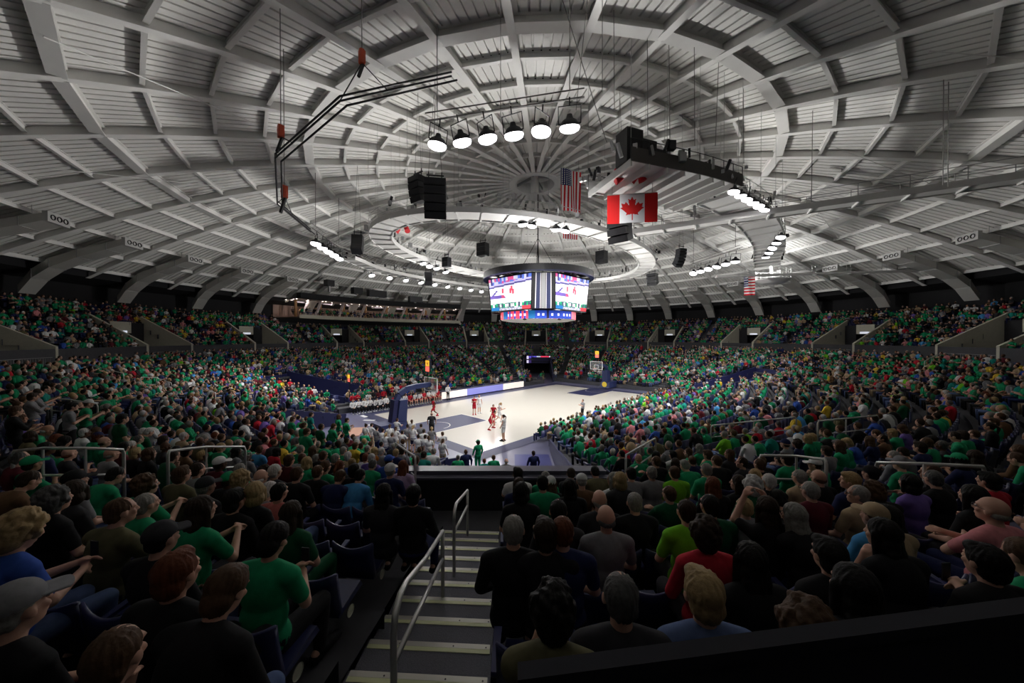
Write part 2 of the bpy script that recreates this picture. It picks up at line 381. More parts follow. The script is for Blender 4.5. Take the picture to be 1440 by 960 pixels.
# tunnel side walls
for i, (p, d, L, hw) in enumerate(TUN):
    mb = MB(); s = np.array([-d[1], d[0]])
    for sg in (-1, 1):
        q0 = p+s*sg*hw
        for u in np.arange(0, L, .8):
            a = q0+d*u; b = q0+d*min(u+.8, L); f0, f1 = float(frac(a[0], a[1])), float(frac(b[0], b[1]))
            if f0 <= .0 or f0 >= 1: continue
            hh = .12 if i == 0 else .6; za, zb = Z0+(Z1-Z0)*f0+hh, Z0+(Z1-Z0)*f1+hh; o = s*sg*.12
            quad = lambda z0, z1: [(a[0], a[1], z0), (b[0], b[1], z1), (b[0]+o[0], b[1]+o[1], z1), (a[0]+o[0], a[1]+o[1], z0)]
            bq, tq = quad(0, 0), quad(za, zb)
            if sg < 0: bq, tq = bq[::-1], tq[::-1]
            mb.hexa(bq, tq, 'navy')
    mb.obj('wall_tunnel', kind='structure')
    if i:
        mb = MB(); a = p-d*.1; az = math.atan2(d[1], d[0]); zz = 3.9; f = float(frac(a[0], a[1])); zz = Z0+(Z1-Z0)*f+.4
        mb.box((a[0], a[1], (2.3+zz)/2), (.2, 2*hw+.3, max(.3, zz-2.3)), 'navy', az); mb.obj('wall_tunnel_head', kind='structure')
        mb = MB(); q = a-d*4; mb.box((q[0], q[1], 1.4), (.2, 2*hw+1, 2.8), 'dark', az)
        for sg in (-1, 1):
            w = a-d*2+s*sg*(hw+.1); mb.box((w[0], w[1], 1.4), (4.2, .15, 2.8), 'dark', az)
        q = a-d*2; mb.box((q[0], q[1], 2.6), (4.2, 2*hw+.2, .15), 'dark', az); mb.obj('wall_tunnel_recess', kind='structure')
mb = MB(); x0, x1, y0, y1 = PIT
for (ax, ay, bx, by) in ((x0, y0, x0, y1), (x0, y0, -17.5, y0), (x0, y1, -17.5, y1)):
    for q in range(8):
        ux, uy, vx, vy = ax+(bx-ax)*q/8, ay+(by-ay)*q/8, ax+(bx-ax)*(q+1)/8, ay+(by-ay)*(q+1)/8; fu, fv = float(frac(ux, uy)), float(frac(vx, vy))
        mb.beam((ux, uy, (Z0+(Z1-Z0)*fu+.3)/2), (vx, vy, (Z0+(Z1-Z0)*fv+.3)/2), .1, Z0+(Z1-Z0)*max(fu, fv)+.3, 'navy')
mb.obj('wall_pit', kind='structure')
# main floor
mb = MB(); mb.face([(-50, -50, -.02), (50, -50, -.02), (50, 50, -.02), (-50, 50, -.02)], 'apron'); mb.obj('floor', kind='structure')

# ------------------------------------------------------------------ court
L2, W2 = 14.325, 7.62
court = link('basketball_court', None, None, (0, 0, 0), label='pale maple basketball court with navy lanes and navy border', cat='court')
mb = MB(); mb.face([(-L2, -W2, .004), (L2, -W2, .004), (L2, W2, .004), (-L2, W2, .004)], MATS['court_maple']); mb.obj('playing_floor', court)
mb = MB(); O = 1.05
for x0, y0, x1, y1 in ((-L2-O, -W2-O, L2+O, -W2), (-L2-O, W2, L2+O, W2+O), (-L2-O, -W2, -L2, W2), (L2, -W2, L2+O, W2)):
    mb.face([(x0, y0, .004), (x1, y0, .004), (x1, y1, .004), (x0, y1, .004)], 'navy')
mb.obj('border', court)
for sg in (-1, 1):
    mb = MB(); xs = sorted((sg*L2, sg*(L2-5.79))); mb.face([(xs[0], -1.83, .008), (xs[1], -1.83, .008), (xs[1], 1.83, .008), (xs[0], 1.83, .008)], 'navy'); mb.obj('painted_lane', court)
mb = MB()
def arc(cx, cy, r, a0, a1, w=.05, n=40, z=.012):
    for i in range(n):
        a, b = a0+(a1-a0)*i/n, a0+(a1-a0)*(i+1)/n
        mb.face([(cx+(r-w)*math.cos(a), cy+(r-w)*math.sin(a), z), (cx+r*math.cos(a), cy+r*math.sin(a), z), (cx+r*math.cos(b), cy+r*math.sin(b), z), (cx+(r-w)*math.cos(b), cy+(r-w)*math.sin(b), z)], 'line')
def ln(x0, y0, x1, y1): mb.box(((x0+x1)/2, (y0+y1)/2, .010), (abs(x1-x0)+.05, abs(y1-y0)+.05, .003), 'line')
for sg in (-1, 1):
    xf = sg*(L2-5.79); ln(xf, -1.83, xf, 1.83); ln(sg*L2, -1.83, xf, -1.83); ln(sg*L2, 1.83, xf, 1.83)
    xb = sg*(L2-1.6); arc(xb, 0, 1.25, PI/2 if sg > 0 else -PI/2, 3*PI/2 if sg > 0 else PI/2)
mb.obj('lane_lines', court)
# navy floor strips of the corners and the pale practice floor behind the near baseline
mb = MB(); mb.face([(-24, -14, .002), (-L2-O, -14, .002), (-L2-O, 10, .002), (-24, 10, .002)], 'apron'); mb.obj('floor_baseline', kind='structure')
mb = MB(); p, d, L, hw = TUN[0]; s = np.array([-d[1], d[0]])
for a, b, m in ((.55, .95, 'mat_blue'),):
    q = [p+d*8.5+s*-1*hw*.95, p+d*13+s*-1*hw*.95, p+d*13+s*hw*-.15, p+d*8.5+s*hw*-.15]; mb.face([(*v, .006) for v in q], m)
mb.obj('floor_mat', kind='structure')

# ------------------------------------------------------------------ stairs in front of the camera
st = link('staircase', None, None, (0, 0, 0), label='grey carpeted aisle stairs with pale yellow nosing strips and steel handrails', cat='stairs')
NAZ = math.radians(40.5); nd = np.array([math.cos(NAZ), math.sin(NAZ)]); sd_ = np.array([math.sin(NAZ), -math.cos(NAZ)]); ad = np.array([math.cos(SAZ), math.sin(SAZ)])
sp = loc(0, -.80, 0)[:2]
def stair_z(n): return 4.19-.1074*n
for n in range(-4, 10):
    d0 = .44*(6.85+n); z = stair_z(n); zb = stair_z(n-1)
    e = sp+ad*d0; b = sp+ad*(d0-.45)                            # nosing line and back line of this tread
    mk = lambda c, lat: c+sd_*lat
    mb = MB(); q = [mk(b, -.64), mk(b, .64), mk(e, .64), mk(e, -.64)][::-1]
    zz = z
    mb.hexa([(*v, zz-.35) for v in q], [(*v, zz) for v in q], 'carpet'); mb.obj('tread', st)
    mb = MB(); e2 = e-ad*.055; q = [mk(e2, -.62), mk(e2, .62), mk(e, .62), mk(e, -.62)][::-1]
    mb.hexa([(*v, zz+.001) for v in q], [(*v, zz+.008) for v in q], 'alu')
    e3 = e-ad*.10; q = [mk(e3, -.62), mk(e3, .62), mk(e2, .62), mk(e2, -.62)][::-1]
    mb.hexa([(*v, zz+.001) for v in q], [(*v, zz+.007) for v in q], 'strip')
    for sx in (-.3, .25, .58): c = mk(e2-ad*-.02, sx); mb.box((c[0], c[1], zz+.009), (.012, .012, .003), 'black')
    mb.obj('nosing_strip', st)
mb = MB(); q = [loc(6.95, -2.95, 0), loc(6.95, 2.4, 0), loc(8.1, 2.4, 0), loc(8.1, -2.95, 0)]
q = [v[:2] for v in q]; mb.hexa([(*v, 2.6) for v in q][::1], [(*v, stair_z(9)-.10) for v in q], 'stand'); mb.obj('landing', st)
# vomitory barrier at the foot of the stairs
bw = link('wall_barrier', None, None, (0, 0, 0), kind='structure', label='black barrier wall with a dark metal ledge at the foot of the stairs')
def slab(d0, d1, l0, l1, z0, z1, m, name, parent):
    mb = MB(); q = [loc(d0, l0, 0)[:2], loc(d0, l1, 0)[:2], loc(d1, l1, 0)[:2], loc(d1, l0, 0)[:2]]
    mb.hexa([(*v, z0) for v in q], [(*v, z1) for v in q], m); return mb.obj(name, parent)
M['ledge'] = mat('dark_ledge', (.07, .07, .10), .4, noise=.1)
slab(8.0, 8.12, -2.95, 2.45, 0, 3.86, 'dark', 'barrier_panel', bw)
slab(7.96, 8.16, -2.95, 2.45, 3.86, 3.91, 'ledge', 'lower_ledge', bw); slab(8.16, 8.5, -2.6, 2.25, 3.84, 4.0, 'ledge', 'upper_ledge', bw)
# stair handrails, two of them, each a bent loop with mid rail
def handrail(pts_top, pts_mid, posts, label, r=.024):
    t = thing('handrail', posts[0][0], label, 'handrail', 'handrails of the stairs'); t.location = (0, 0, 0)
    mb = MB(); mb.tube(pts_top, r, 'rail', 10); mb.obj('top_rail', t, True)
    mb = MB(); mb.tube(pts_mid, r*.9, 'rail', 10); mb.obj('mid_rail', t, True)
    for a, b in posts: mb = MB(); mb.tube([a, b], r, 'rail', 10); mb.obj('post', t, True)
def rl(d, lat, z): return loc(d, lat, z)
d1 = 2.35; l1 = (552-720)/480*d1; z1 = 7.19-(868-475)*d1/480
d2 = 4.35; l2 = (622-720)/480*d2; z2 = 7.19-(748-475)*d2/480; zb2 = 7.19-(862-475)*d2/480
dd = lambda t: (d1+(d2-d1)*t, l1+(l2-l1)*t)
A0 = rl(d1, l1, z1-1.0); 
top = [rl(d1, l1, z1-1.0), rl(d1, l1, z1-.12), rl(*dd(.02), z1-.02), rl(*dd(.08), z1+.03), rl(*dd(.16), z1+(z2-z1)*.05+.03), rl(*dd(.5), (z1+z2)/2+.02), rl(d2, l2, z2)]
zm1 = 7.19-(925-475)*2.42/480; zm2 = 7.19-(787-475)*d2/480
handrail(top, [rl(*dd(.02), zm1), rl(d2, l2, zm2)], [(rl(d2, l2, zb2), rl(d2, l2, z2))], 'steel stair handrail nearer the bottom of the picture, bent top and mid rail')
d1b, d2b = 5.0, 6.6; l1 = (638-720)/480*d1b; l2 = (657-720)/480*d2b
z1 = 7.19-(722-475)*d1b/480; zb1 = 7.19-(812-475)*d1b/480; z2 = 7.19-(690-475)*d2b/480; zb2 = 7.19-(754-475)*d2b/480
dd = lambda t: (d1b+(d2b-d1b)*t, l1+(l2-l1)*t)
top = [rl(d1b, l1, zb1), rl(d1b, l1, z1-.1), rl(*dd(.04), z1+.01), rl(*dd(.14), z1+.03), rl(d2b, l2, z2)]
handrail(top, [rl(*dd(.02), z1-.30), rl(d2b, l2, z2-.3)], [(rl(d2b, l2, zb2), rl(d2b, l2, z2))], 'steel stair handrail farther down, just before the black barrier wall')
# parapet in front of the camera on the right
pw = link('wall_camera_parapet', None, None, (0, 0, 0), kind='structure', label='dark navy parapet along the walkway')
def par(d_, l_): return loc(d_, l_, 0)[:2]
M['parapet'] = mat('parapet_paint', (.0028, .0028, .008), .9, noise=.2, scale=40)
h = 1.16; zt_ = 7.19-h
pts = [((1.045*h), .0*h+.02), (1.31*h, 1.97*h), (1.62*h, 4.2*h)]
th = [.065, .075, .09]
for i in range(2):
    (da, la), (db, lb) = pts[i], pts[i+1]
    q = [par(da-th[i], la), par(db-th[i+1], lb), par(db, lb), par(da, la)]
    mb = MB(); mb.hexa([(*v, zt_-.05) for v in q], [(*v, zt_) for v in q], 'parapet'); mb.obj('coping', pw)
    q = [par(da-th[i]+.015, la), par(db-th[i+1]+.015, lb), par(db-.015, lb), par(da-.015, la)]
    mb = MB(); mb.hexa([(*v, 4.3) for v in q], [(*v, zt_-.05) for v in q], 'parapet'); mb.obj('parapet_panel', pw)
# ------------------------------------------------------------------ centre-hung scoreboard
SBX, SBY = .3, -.2
sb = thing('scoreboard', (SBX, SBY, 9.0), 'centre-hung video scoreboard with two lit screens, dark ring and red and blue ribbon', 'scoreboard')
def hsh(*k): return random.Random(hash(k) & 0xffffff).random()
def picture(u, v, var=0):
    """the televised game: white court, purple lane, red players, crowd above, fans along the bottom"""
    top = .70+.10*u
    i, j = int(u*64), int(v*40); h = hsh(i//2, j//2, var); g = hsh(i//3, j//4, var+5)
    if v < .10 and u < .22: return (.02, .16, .42)
    if v < .10 and u > .80: return (.85, .06, .08)
    if v < .08: return (.25+.4*h, .25+.4*h, .35+.4*h)
    if v < .22: return (.02, .35*h+.1, .16) if g > .55 else (.55+.4*h,)*3 if g > .3 else (.06, .08, .14)
    if v > top+.10: return ((.12, .2, .7) if g < .35 else (.75, .1, .28) if g < .55 else (.6+.3*h, .6+.3*h, .9) if g < .85 else (.05, .05, .2))
    if v > top: return (.10, .09, .28) if v < top+.05 else (.55, .5, .85)
    if .37-.0*u < v < .47+.02*u and u < .42-(v-.37)*.6 and not (.44 < v and u > .40): return (.16, .10, .42) if not (.3 < u < .38) else (.6, .08, .2)
    if u < .20 and abs(v-.40-u*1.1) < .035: return (.12, .10, .35)
    for a, b in ((.33, .60), (.52, .58), (.58, .54), (.56, .66)):
        if abs(u-a) < .022 and abs(v-b) < .075: return (.85, .10, .16)
    return (.95, .93, .98)
attrsc = attr_mat('video_screen', .4, .85)
def screen(corners, nu, nv, fn, name, parent, m='video_screen'):
    tl, tr, br, bl = [np.array(c, float) for c in corners]; mb = MB()
    pt = lambda u, v: (bl*(1-u)+br*u)*(1-v)+(tl*(1-u)+tr*u)*v
    for i in range(nu):
        for j in range(nv):
            u0, u1, v0, v1 = i/nu, (i+1)/nu, j/nv, (j+1)/nv
            mb.face([pt(u0, v0), pt(u1, v0), pt(u1, v1), pt(u0, v1)], MATS[m], fn((u0+u1)/2, (v0+v1)/2))
    return mb.obj(name, parent)
for q in range(4):
    R = Matrix.Rotation(q*PI/2, 3, 'Z'); T = lambda p: tuple(R@Vector(p))
    zt, zb, dt, db, hw = 13.25-9, 9.98-9, 4.55, 4.35, 2.95
    # outward face is -x in local coordinates before turning; left in view is +y
    c = [(-dt, hw, zt), (-dt, -hw, zt), (-db, -hw+.28, zb), (-db, hw-.28, zb)]
    screen([T(p) for p in c], 64, 40, lambda u, v, q=q: picture(u, v, q//4), 'video_screen', sb)
    mb = MB(); k = .12; n = (.1, 0, 0)
    b = [(-dt+.03, hw+k, zt+k), (-dt+.03, -hw-k, zt+k), (-db+.03, -hw+.28-k, zb-k), (-db+.03, hw-.28+k, zb-k)]
    f = [(x+.35, y, z) for x, y, z in b]
    mb.poly([T(p) for p in b+f], [(0, 1, 2, 3), (0, 4, 5, 1), (1, 5, 6, 2), (2, 6, 7, 3), (3, 7, 4, 0), (7, 6, 5, 4)], 'black'); mb.obj('screen_housing', sb)
    # corner pilaster with pale stripes, tapering downwards
    mb = MB(); e = 3.05
    P0 = np.array((-dt, -e, zt)); P1 = np.array((-e-.05, -dt, zt)); Q0 = np.array((-db, -e+.30, zb)); Q1 = np.array((-e+.25, -db, zb))
    inn = np.array((.25, .25, 0))
    def strip(a, b, m, o):
        oo = np.array((-o, -o, 0)); mb.face([T(P0*(1-a)+P1*a+oo), T(P0*(1-b)+P1*b+oo), T(Q0*(1-b)+Q1*b+oo), T(Q0*(1-a)+Q1*a+oo)][::-1], m)
    mb.poly([T(p) for p in (P0, P1, Q1, Q0, P0+inn, P1+inn, Q1+inn, Q0+inn)], [(3, 2, 1, 0), (0, 1, 5, 4), (1, 2, 6, 5), (2, 3, 7, 6), (3, 0, 4, 7)], 'black')
    for a, b, m in ((.15, .19, 'hardwhite'), (.19, .36, 'navypad'), (.36, .39, 'hardwhite'), (.41, .59, 'grey'), (.46, .50, 'hardwhite'), (.61, .64, 'hardwhite'), (.64, .81, 'navypad'), (.81, .85, 'hardwhite')): strip(a, b, m, .02)
    mb.obj('corner_pilaster', sb)
    mb = MB()
    for y in (-1.8, -.6, .7, 1.9): mb.box(T((-dt+.1, y, zt+.42)), (.5, .9, .22), 'black', q*PI/2)
    mb.obj('speaker_row', sb)
mb = MB(); mb.lathe([(5.9, 4.42), (5.9, 5.05), (5.55, 5.05), (5.55, 4.42), (5.9, 4.42)], 'black', 72); mb.obj('top_ring', sb)
mb = MB(); mb.lathe([(5.93, 4.38), (5.93, 4.45), (5.5, 4.45), (5.5, 4.38), (5.93, 4.38)], 'navypad', 72); mb.obj('ring_trim', sb)
mb = MB()
for k in range(16):
    a = k*PI/8; mb.beam((5.6*math.cos(a), 5.6*math.sin(a), 4.7), (4.1*math.cos(a), 4.1*math.sin(a), 4.4), .08, .12, 'grey')
mb.lathe([(4.2, 4.3), (4.2, 4.6), (0, 4.6)], 'grey', 32); mb.obj('ring_braces', sb)
mb = MB()
pal = dict(r=(.9, .07, .12), p=(1., .22, .25), b=(.02, .16, .40), d=(.03, .07, .45), w=(.75, .72, .95), k=(.02, .02, .05), s=(.9, .25, .3))
pat = 'rwrrwrwrbbbdwdwdkdwddwddwdwdwdsssssspwprrwrrwrprpbbbdwdw'; nseg = 112
for i in range(nseg):
    a, b = 2*PI*i/nseg, 2*PI*(i+1)/nseg; r = 4.05
    for j in range(3):
        z0, z1 = .10+.25*j, .10+.25*(j+1); ch = pat[i % len(pat)]
        if j in (0, 2) and ch == 'w': ch = 'd' if (i % len(pat)) < 34 else 'r'
        mb.face([(r*math.cos(a), r*math.sin(a), z0), (r*math.cos(b), r*math.sin(b), z0), (r*math.cos(b), r*math.sin(b), z1), (r*math.cos(a), r*math.sin(a), z1)], MATS['video_screen'], pal[ch])
mb.obj('ribbon_display', sb)
mb = MB(); mb.lathe([(0, -.08), (3.3, -.05), (3.7, .05), (4.05, .08)], 'white', 56); mb.lathe([(4.05, .86), (4.3, .9), (4.3, .98), (3.0, .98)], 'black', 56); mb.obj('underside', sb)
mb = MB(); 
for a in range(4): x, y = 2.5*math.cos(a*PI/2+.6), 2.5*math.sin(a*PI/2+.6); mb.tube([(x, y, 4.6), (0, 0, 9.)], .03, 'black', 5)
mb.tube([(0, 0, 4.6), (0, 0, 14.6)], .06, 'black', 6); mb.obj('hoist_cable', sb)

# ------------------------------------------------------------------ baskets
def basket(sg, label):
    xb = sg*(L2-1.22); t = thing('basketball_hoop', (sg*(L2+1.9), 0, 0), label, 'basketball hoop', 'the two hoops'); X = lambda x: sg*(x)-sg*(L2+1.9)
    up = lambda pts: [(sg*(x-(L2+1.9)), y, z) for x, y, z in pts]
    mb = MB(); x0 = L2+1.0
    bq = up([(x0, -.75, .12), (x0+2.3, -.75, .12), (x0+2.3, .75, .12), (x0, .75, .12)]); tq = up([(x0+.25, -.6, .95), (x0+2.3, -.75, 1.0), (x0+2.3, .75, 1.0), (x0+.25, .6, .95)])
    if sg < 0: bq = bq[::-1]; tq = tq[::-1]
    mb.hexa(bq, tq, 'navypad'); mb.obj('base_unit', t)
    mb = MB()   # leaning padded column made of two stacked pads
    def blk(xa, wa, za, xc, wc, zc, y, m):
        b_ = up([(xa, -y, za), (xa+wa, -y, za), (xa+wa, y, za), (xa, y, za)]); t_ = up([(xc, -y, zc), (xc+wc, -y, zc), (xc+wc, y, zc), (xc, y, zc)])
        if sg < 0: b_ = b_[::-1]; t_ = t_[::-1]
        mb.hexa(b_, t_, m)
    blk(x0+.15, .75, .9, x0+.05, .62, 2.55, .42, 'navypad'); mb.obj('column_pad', t)
    mb = MB(); blk(x0+.95, .35, .9, x0+.70, .35, 2.6, .30, 'navy'); mb.obj('rear_strut', t)
    mb = MB(); pts = [(x0+.85, 0, 2.35), (x0+.55, 0, 2.95), (x0+.0, 0, 3.3), (x0-.8, 0, 3.42), (L2-1.15, 0, 3.45)]
    for a, b in zip(pts[:-1], pts[1:]):
        pa, pb = up([a, b]); mb.beam(pa, pb, .34, .36, 'navypad')
    mb.obj('boom_arm', t)
    xg = xb*1.0; xl = sg*(abs(xg)-(L2+1.9))
    mb = MB(); mb.box((xl, 0, 3.43), (.03, 1.83, 1.07), 'glass'); mb.obj('backboard', t)
    mb = MB()
    for y in (-.9, .9): mb.box((xl, y, 3.43), (.06, .06, 1.13), 'hardwhite')
    for z in (2.9, 3.96): mb.box((xl, 0, z), (.06, 1.86, .06), 'hardwhite')
    xi = xl-sg*.02
    for y in (-.3, .3): mb.box((xi, y, 3.28), (.01, .05, .46), 'hardwhite')
    for z in (3.07, 3.5): mb.box((xi, 0, z), (.01, .61, .05), 'hardwhite')
    mb.obj('backboard_frame', t)
    mb = MB(); c = (xl-sg*.38, 0, 3.05); mb.tube([(c[0]+.23*math.cos(a), .23*math.sin(a), 3.05) for a in np.linspace(0, 2*PI, 25)], .01, 'rim', 6); mb.box((xl-sg*.08, 0, 3.04), (.16, .14, .06), 'rim'); mb.obj('rim', t)
    mb = MB()
    for k in range(12):
        for s2 in (1, -1):
            P = [(c[0]+(.23-.09*q)*math.cos(k*PI/6+s2*q*.5), (.23-.09*q)*math.sin(k*PI/6+s2*q*.5), 3.05-.42*q) for q in (0, .33, .66, 1)]
            mb.tube(P, .006, 'hardwhite', 3)
    mb.obj('net', t)
    mb = MB(); xs = xl+sg*.25; mb.box((xs, 0, 4.95), (.12, .62, .98), 'black'); mb.tube([(xs, 0, 3.5), (xs, 0, 4.5)], .03, 'black'); mb.obj('shot_clock', t)
    for s2 in (1, -1):
        mb = MB(); xx = xs+s2*.065; mb.face([(xx, -.27, 4.93), (xx, .27, 4.93), (xx, .27, 5.38), (xx, -.27, 5.38)][::s2], 'amber'); mb.face([(xx, -.27, 4.5), (xx, .27, 4.5), (xx, .27, 4.9), (xx, -.27, 4.9)][::s2], 'redd')
        xx += s2*.006    # the dark figure 4 on the amber panel
        for (y, z, w, h) in ((-.08*s2, 5.2, .05, .2), (0, 5.12, .22, .05), (.06*s2, 5.14, .05, .32)): mb.box((xx, y, z), (.004, w, h), 'black')
        mb.obj('clock_display', t)
    mb = MB(); mb.lathe([(.38, 0), (.34, .03), (0, .03)], 'gold', 24); V = [(sg*(x0-(L2+1.9))-sg*v[2]+sg*.02, v[0], .62+v[1]) for v in mb.v]; m2 = MB(); m2.poly(V, mb.f, 'gold'); m2.obj('round_emblem', t, label='round gold emblem on the base pad')
basket(-1, 'navy padded hoop stand seen from behind at the near baseline')
basket(1, 'navy padded hoop at the far baseline with round gold emblem facing us')
# second small shot clock on a stand behind the near bench
t = thing('shot_clock_stand', (-15.2, 11.2, 0), 'small amber and pink clock on a post beside the visitors bench', 'clock')
mb = MB(); mb.tube([(0, 0, 0), (0, 0, 2.9)], .04, 'black'); mb.box((0, 0, 3.2), (.1, .6, .8), 'black'); mb.obj('post', t)
mb = MB(); mb.face([(-.06, .26, 3.2), (-.06, -.26, 3.2), (-.06, -.26, 3.56), (-.06, .26, 3.56)], 'amber'); mb.face([(-.06, .26, 2.85), (-.06, -.26, 2.85), (-.06, -.26, 3.17), (-.06, .26, 3.17)], 'redd'); mb.obj('clock_display', t)

# ------------------------------------------------------------------ courtside boards, tables, screens
def board(x0, x1, y, m, label):
    t = thing('courtside_board', ((x0+x1)/2, y, 0), label, 'board', 'lit boards of the scorers table')
    mb = MB(); mb.box((0, .05, .47), (x1-x0-.02, .1, .82), m); mb.obj('lit_panel', t)
    mb = MB(); mb.box((0, .45, .90), (x1-x0-.02, .75, .04), 'navy'); mb.box((0, -.06, .05), (x1-x0-.02, .1, .1), 'navy'); mb.obj('table_top', t)
board(-5.6, -1.9, 9.25, 'ad', 'lit cream board at the left end of the scorers table')
board(-1.9, 4.4, 9.25, 'adn', 'long lit violet-blue board in the middle of the scorers table')
board(4.4, 8.6, 9.25, 'ad', 'lit cream board at the far end of the scorers table')
def score_panel(p, az, w, h, label, z):
    t = thing('score_panel', (p[0], p[1], z), label, 'screen', 'score panels above the tunnels', az)
    mb = MB(); mb.box((.12, 0, 0), (.2, w+.2, h+.2), 'black'); mb.obj('housing', t)
    def fn(u, v):
        if u < .08 or u > .94: return (.85, .75, 1)
        if v > .75: return (.10, .08, .55) if u < .42 else (.5, .55, .75) if u < .58 else (.85, .05, .12)
        if .42 < u < .6 and v > .45: return (.6, .68, .85)
        if .22 < u < .36 and .08 < v < .68: return (.04, .02, .1) if (.265 < u < .315 and .2 < v < .56) else (.9, .85, 1)
        if .72 < u < .86 and .08 < v < .68: return (.9, .85, 1) if (v > .54 or u > .80) else (.05, .02, .08)
        if .42 < u < .6 and .2 < v < .34: return (.7, .7, .9) if int(u*60) % 2 else (.08, .04, .2)
        return (.05, .03, .14)
    screen([(0, w/2, h/2), (0, -w/2, h/2), (0, -w/2, -h/2), (0, w/2, -h/2)], 50, 16, fn, 'score_display', t)
    mb = MB()
    for y in (-w*.3, w*.3): mb.beam((.15, y, -h/2), (.3, y, -h/2-.55), .08, .08, 'black')
    mb.obj('bracket', t)
score_panel((23.0, 18.2), math.radians(41), 4.6, 1.35, 'lit score panel above the dark tunnel in the far corner', 3.0)
P = TUN[2][0]; q = px((P[0], P[1], 2.6))
pp = loc(50.2, (1077-720)/480*50.2, 7.19-(523-475)/480*50.2)
score_panel((pp[0], pp[1]), math.atan2(pp[1]-CAM[1], pp[0]-CAM[0]), 4.3, 1.25, 'lit score panel among green shirts on the right side of the lower bowl', pp[2])
def table(p, az, w, d, label, top='peach'):
    t = thing('folding_table', (p[0], p[1], 0), label, 'table', None, az)
    mb = MB(); mb.box((0, 0, .74), (w, d, .05), top); mb.obj('table_top', t)
    for sx in (-1, 1):
        mb = MB(); mb.tube([(sx*w*.46, -d*.4, 0), (sx*w*.46, -d*.4, .72), (sx*w*.46, d*.4, .72), (sx*w*.46, d*.4, 0)], .025, 'hardwhite'); mb.tube([(sx*w*.46, -d*.4, .3), (sx*w*.46, d*.4, .3)], .02, 'hardwhite'); mb.obj('leg_frame', t)
table(at_z(499, 607, 0.74), YAW+.2, 2.2, 1.0, 'peach-topped folding table with white legs beside the cheering section')
# corner risers: pale floor pattern strips and navy press boards behind the near baseline, drum-like mats
mb = MB()
for k in range(7):
    a = at_z(525+k*8, 583+k*5.5, 0); mb.box((a[0]-.9, a[1], .015), (.35, 1.0, .02), 'hardwhite', k*.7)
mb.obj('floor_lettering', kind='structure')

# ------------------------------------------------------------------ catwalks
def catwalk(path, width, z, label, closed=False, rail_sides=(1, -1), hang=True, thick=.28, gear=.5, deckm='white', outer=None, railm='rail', rib=.12):
    t = thing('catwalk', (0, 0, 0), label, 'catwalk'); t.location = (0, 0, 0)
    P = [np.array(p, float) for p in path]; n = len(P); N = []
    for i in range(n):
        a, b = (P[i-1] if closed or i else P[i]), (P[(i+1) % n] if closed or i < n-1 else P[i]); d = b-a; d /= np.linalg.norm(d); N.append(np.array([-d[1], d[0]]))
    idx = range(n if closed else n-1)
    for i in idx:
        j = (i+1) % n; a0, a1, b0, b1 = P[i]+N[i]*width/2, P[i]-N[i]*width/2, P[j]+N[j]*width/2, P[j]-N[j]*width/2; g = .02
        mb = MB(); q = [a1, b1, b0, a0]; mb.hexa([(*v, z) for v in q], [(*v, z+.06) for v in q], deckm)
        mid = (P[i]+P[j])/2; mb.beam((*(a0*.97+b0*.03), z-rib/2+.01), (*(a1*.97+b1*.03), z-rib/2+.01), .10, rib, deckm); mb.obj('deck_panel', t)
    for sd in (1, -1):
        mb = MB()
        for i in idx:
            j = (i+1) % n; mb.beam((*(P[i]+N[i]*sd*width/2), z+thick/2-.02), (*(P[j]+N[j]*sd*width/2), z+thick/2-.02), .06, thick+.1, outer if outer and sd < 0 else deckm)
        mb.obj('edge_beam', t)
    for sd in rail_sides:
        for hh in (.55, 1.05):
            mb = MB(); pts = [(*(P[i % n]+N[i % n]*sd*width/2), z+hh) for i in range(n+1 if closed else n)]; mb.tube(pts, .022, railm, 5); mb.obj('guard_rail', t)
        mb = MB()
        for i in range(n): q = P[i]+N[i]*sd*width/2; mb.tube([(*q, z), (*q, z+1.05)], .022, railm, 5)
        mb.obj('guard_posts', t)
    if hang:
        mb = MB()
        for i in range(0, n, 2):
            for sd in (1, -1):
                q = P[i]+N[i]*sd*width/2; mb.tube([(*q, z), (*q, dome(min(44, np.hypot(*q)))+.1)], .014, 'rail', 4)
        mb.obj('hanger_rods', t)
    mb = MB(); rr = random.Random(len(P)*7+int(z*10))
    for i in range(int(n*gear)):
        k = rr.randrange(n); q = P[k]+N[k]*rr.choice((1, -1))*width*.42+np.array([rr.uniform(-.5, .5), rr.uniform(-.5, .5)])
        zz = z+rr.uniform(.3, 1.2); s = rr.uniform(.12, .35)
        if rr.random() < .5: mb.box((*q, zz), (s, s*.8, s*1.3), rr.choice(('black', 'grey', 'grey')), rr.random()*3)
        else: mb.tube([(*q, zz-s), (*(q+np.array([rr.uniform(-.2, .2), rr.uniform(-.2, .2)])), zz+s)], s*.3, rr.choice(('black', 'grey')), 7)
    if mb.v: mb.obj('stage_gear', t)
    return t
ring = [(16.6*math.cos(a), 10.2*math.sin(a)) for a in np.linspace(0, 2*PI, 49)[:-1]]
catwalk(ring, 1.7, 15.45, 'oval white catwalk ring hung around the scoreboard', True, gear=3.2)
def spline(pts, n):
    P = [np.array(p, float) for p in pts]; P = [2*P[0]-P[1]]+P+[2*P[-1]-P[-2]]; out = []
    for i in range(1, len(P)-2):
        for k in range(n):
            t = k/n; out.append(.5*((2*P[i])+(-P[i-1]+P[i+1])*t+(2*P[i-1]-5*P[i]+4*P[i+1]-P[i+2])*t*t+(-P[i-1]+3*P[i]-3*P[i+1]+P[i+2])*t**3))
    return out+[P[-2]]
south = spline([(-11.3, -14.6), (-7.5, -16.6), (-4.3, -17.9)], 4)
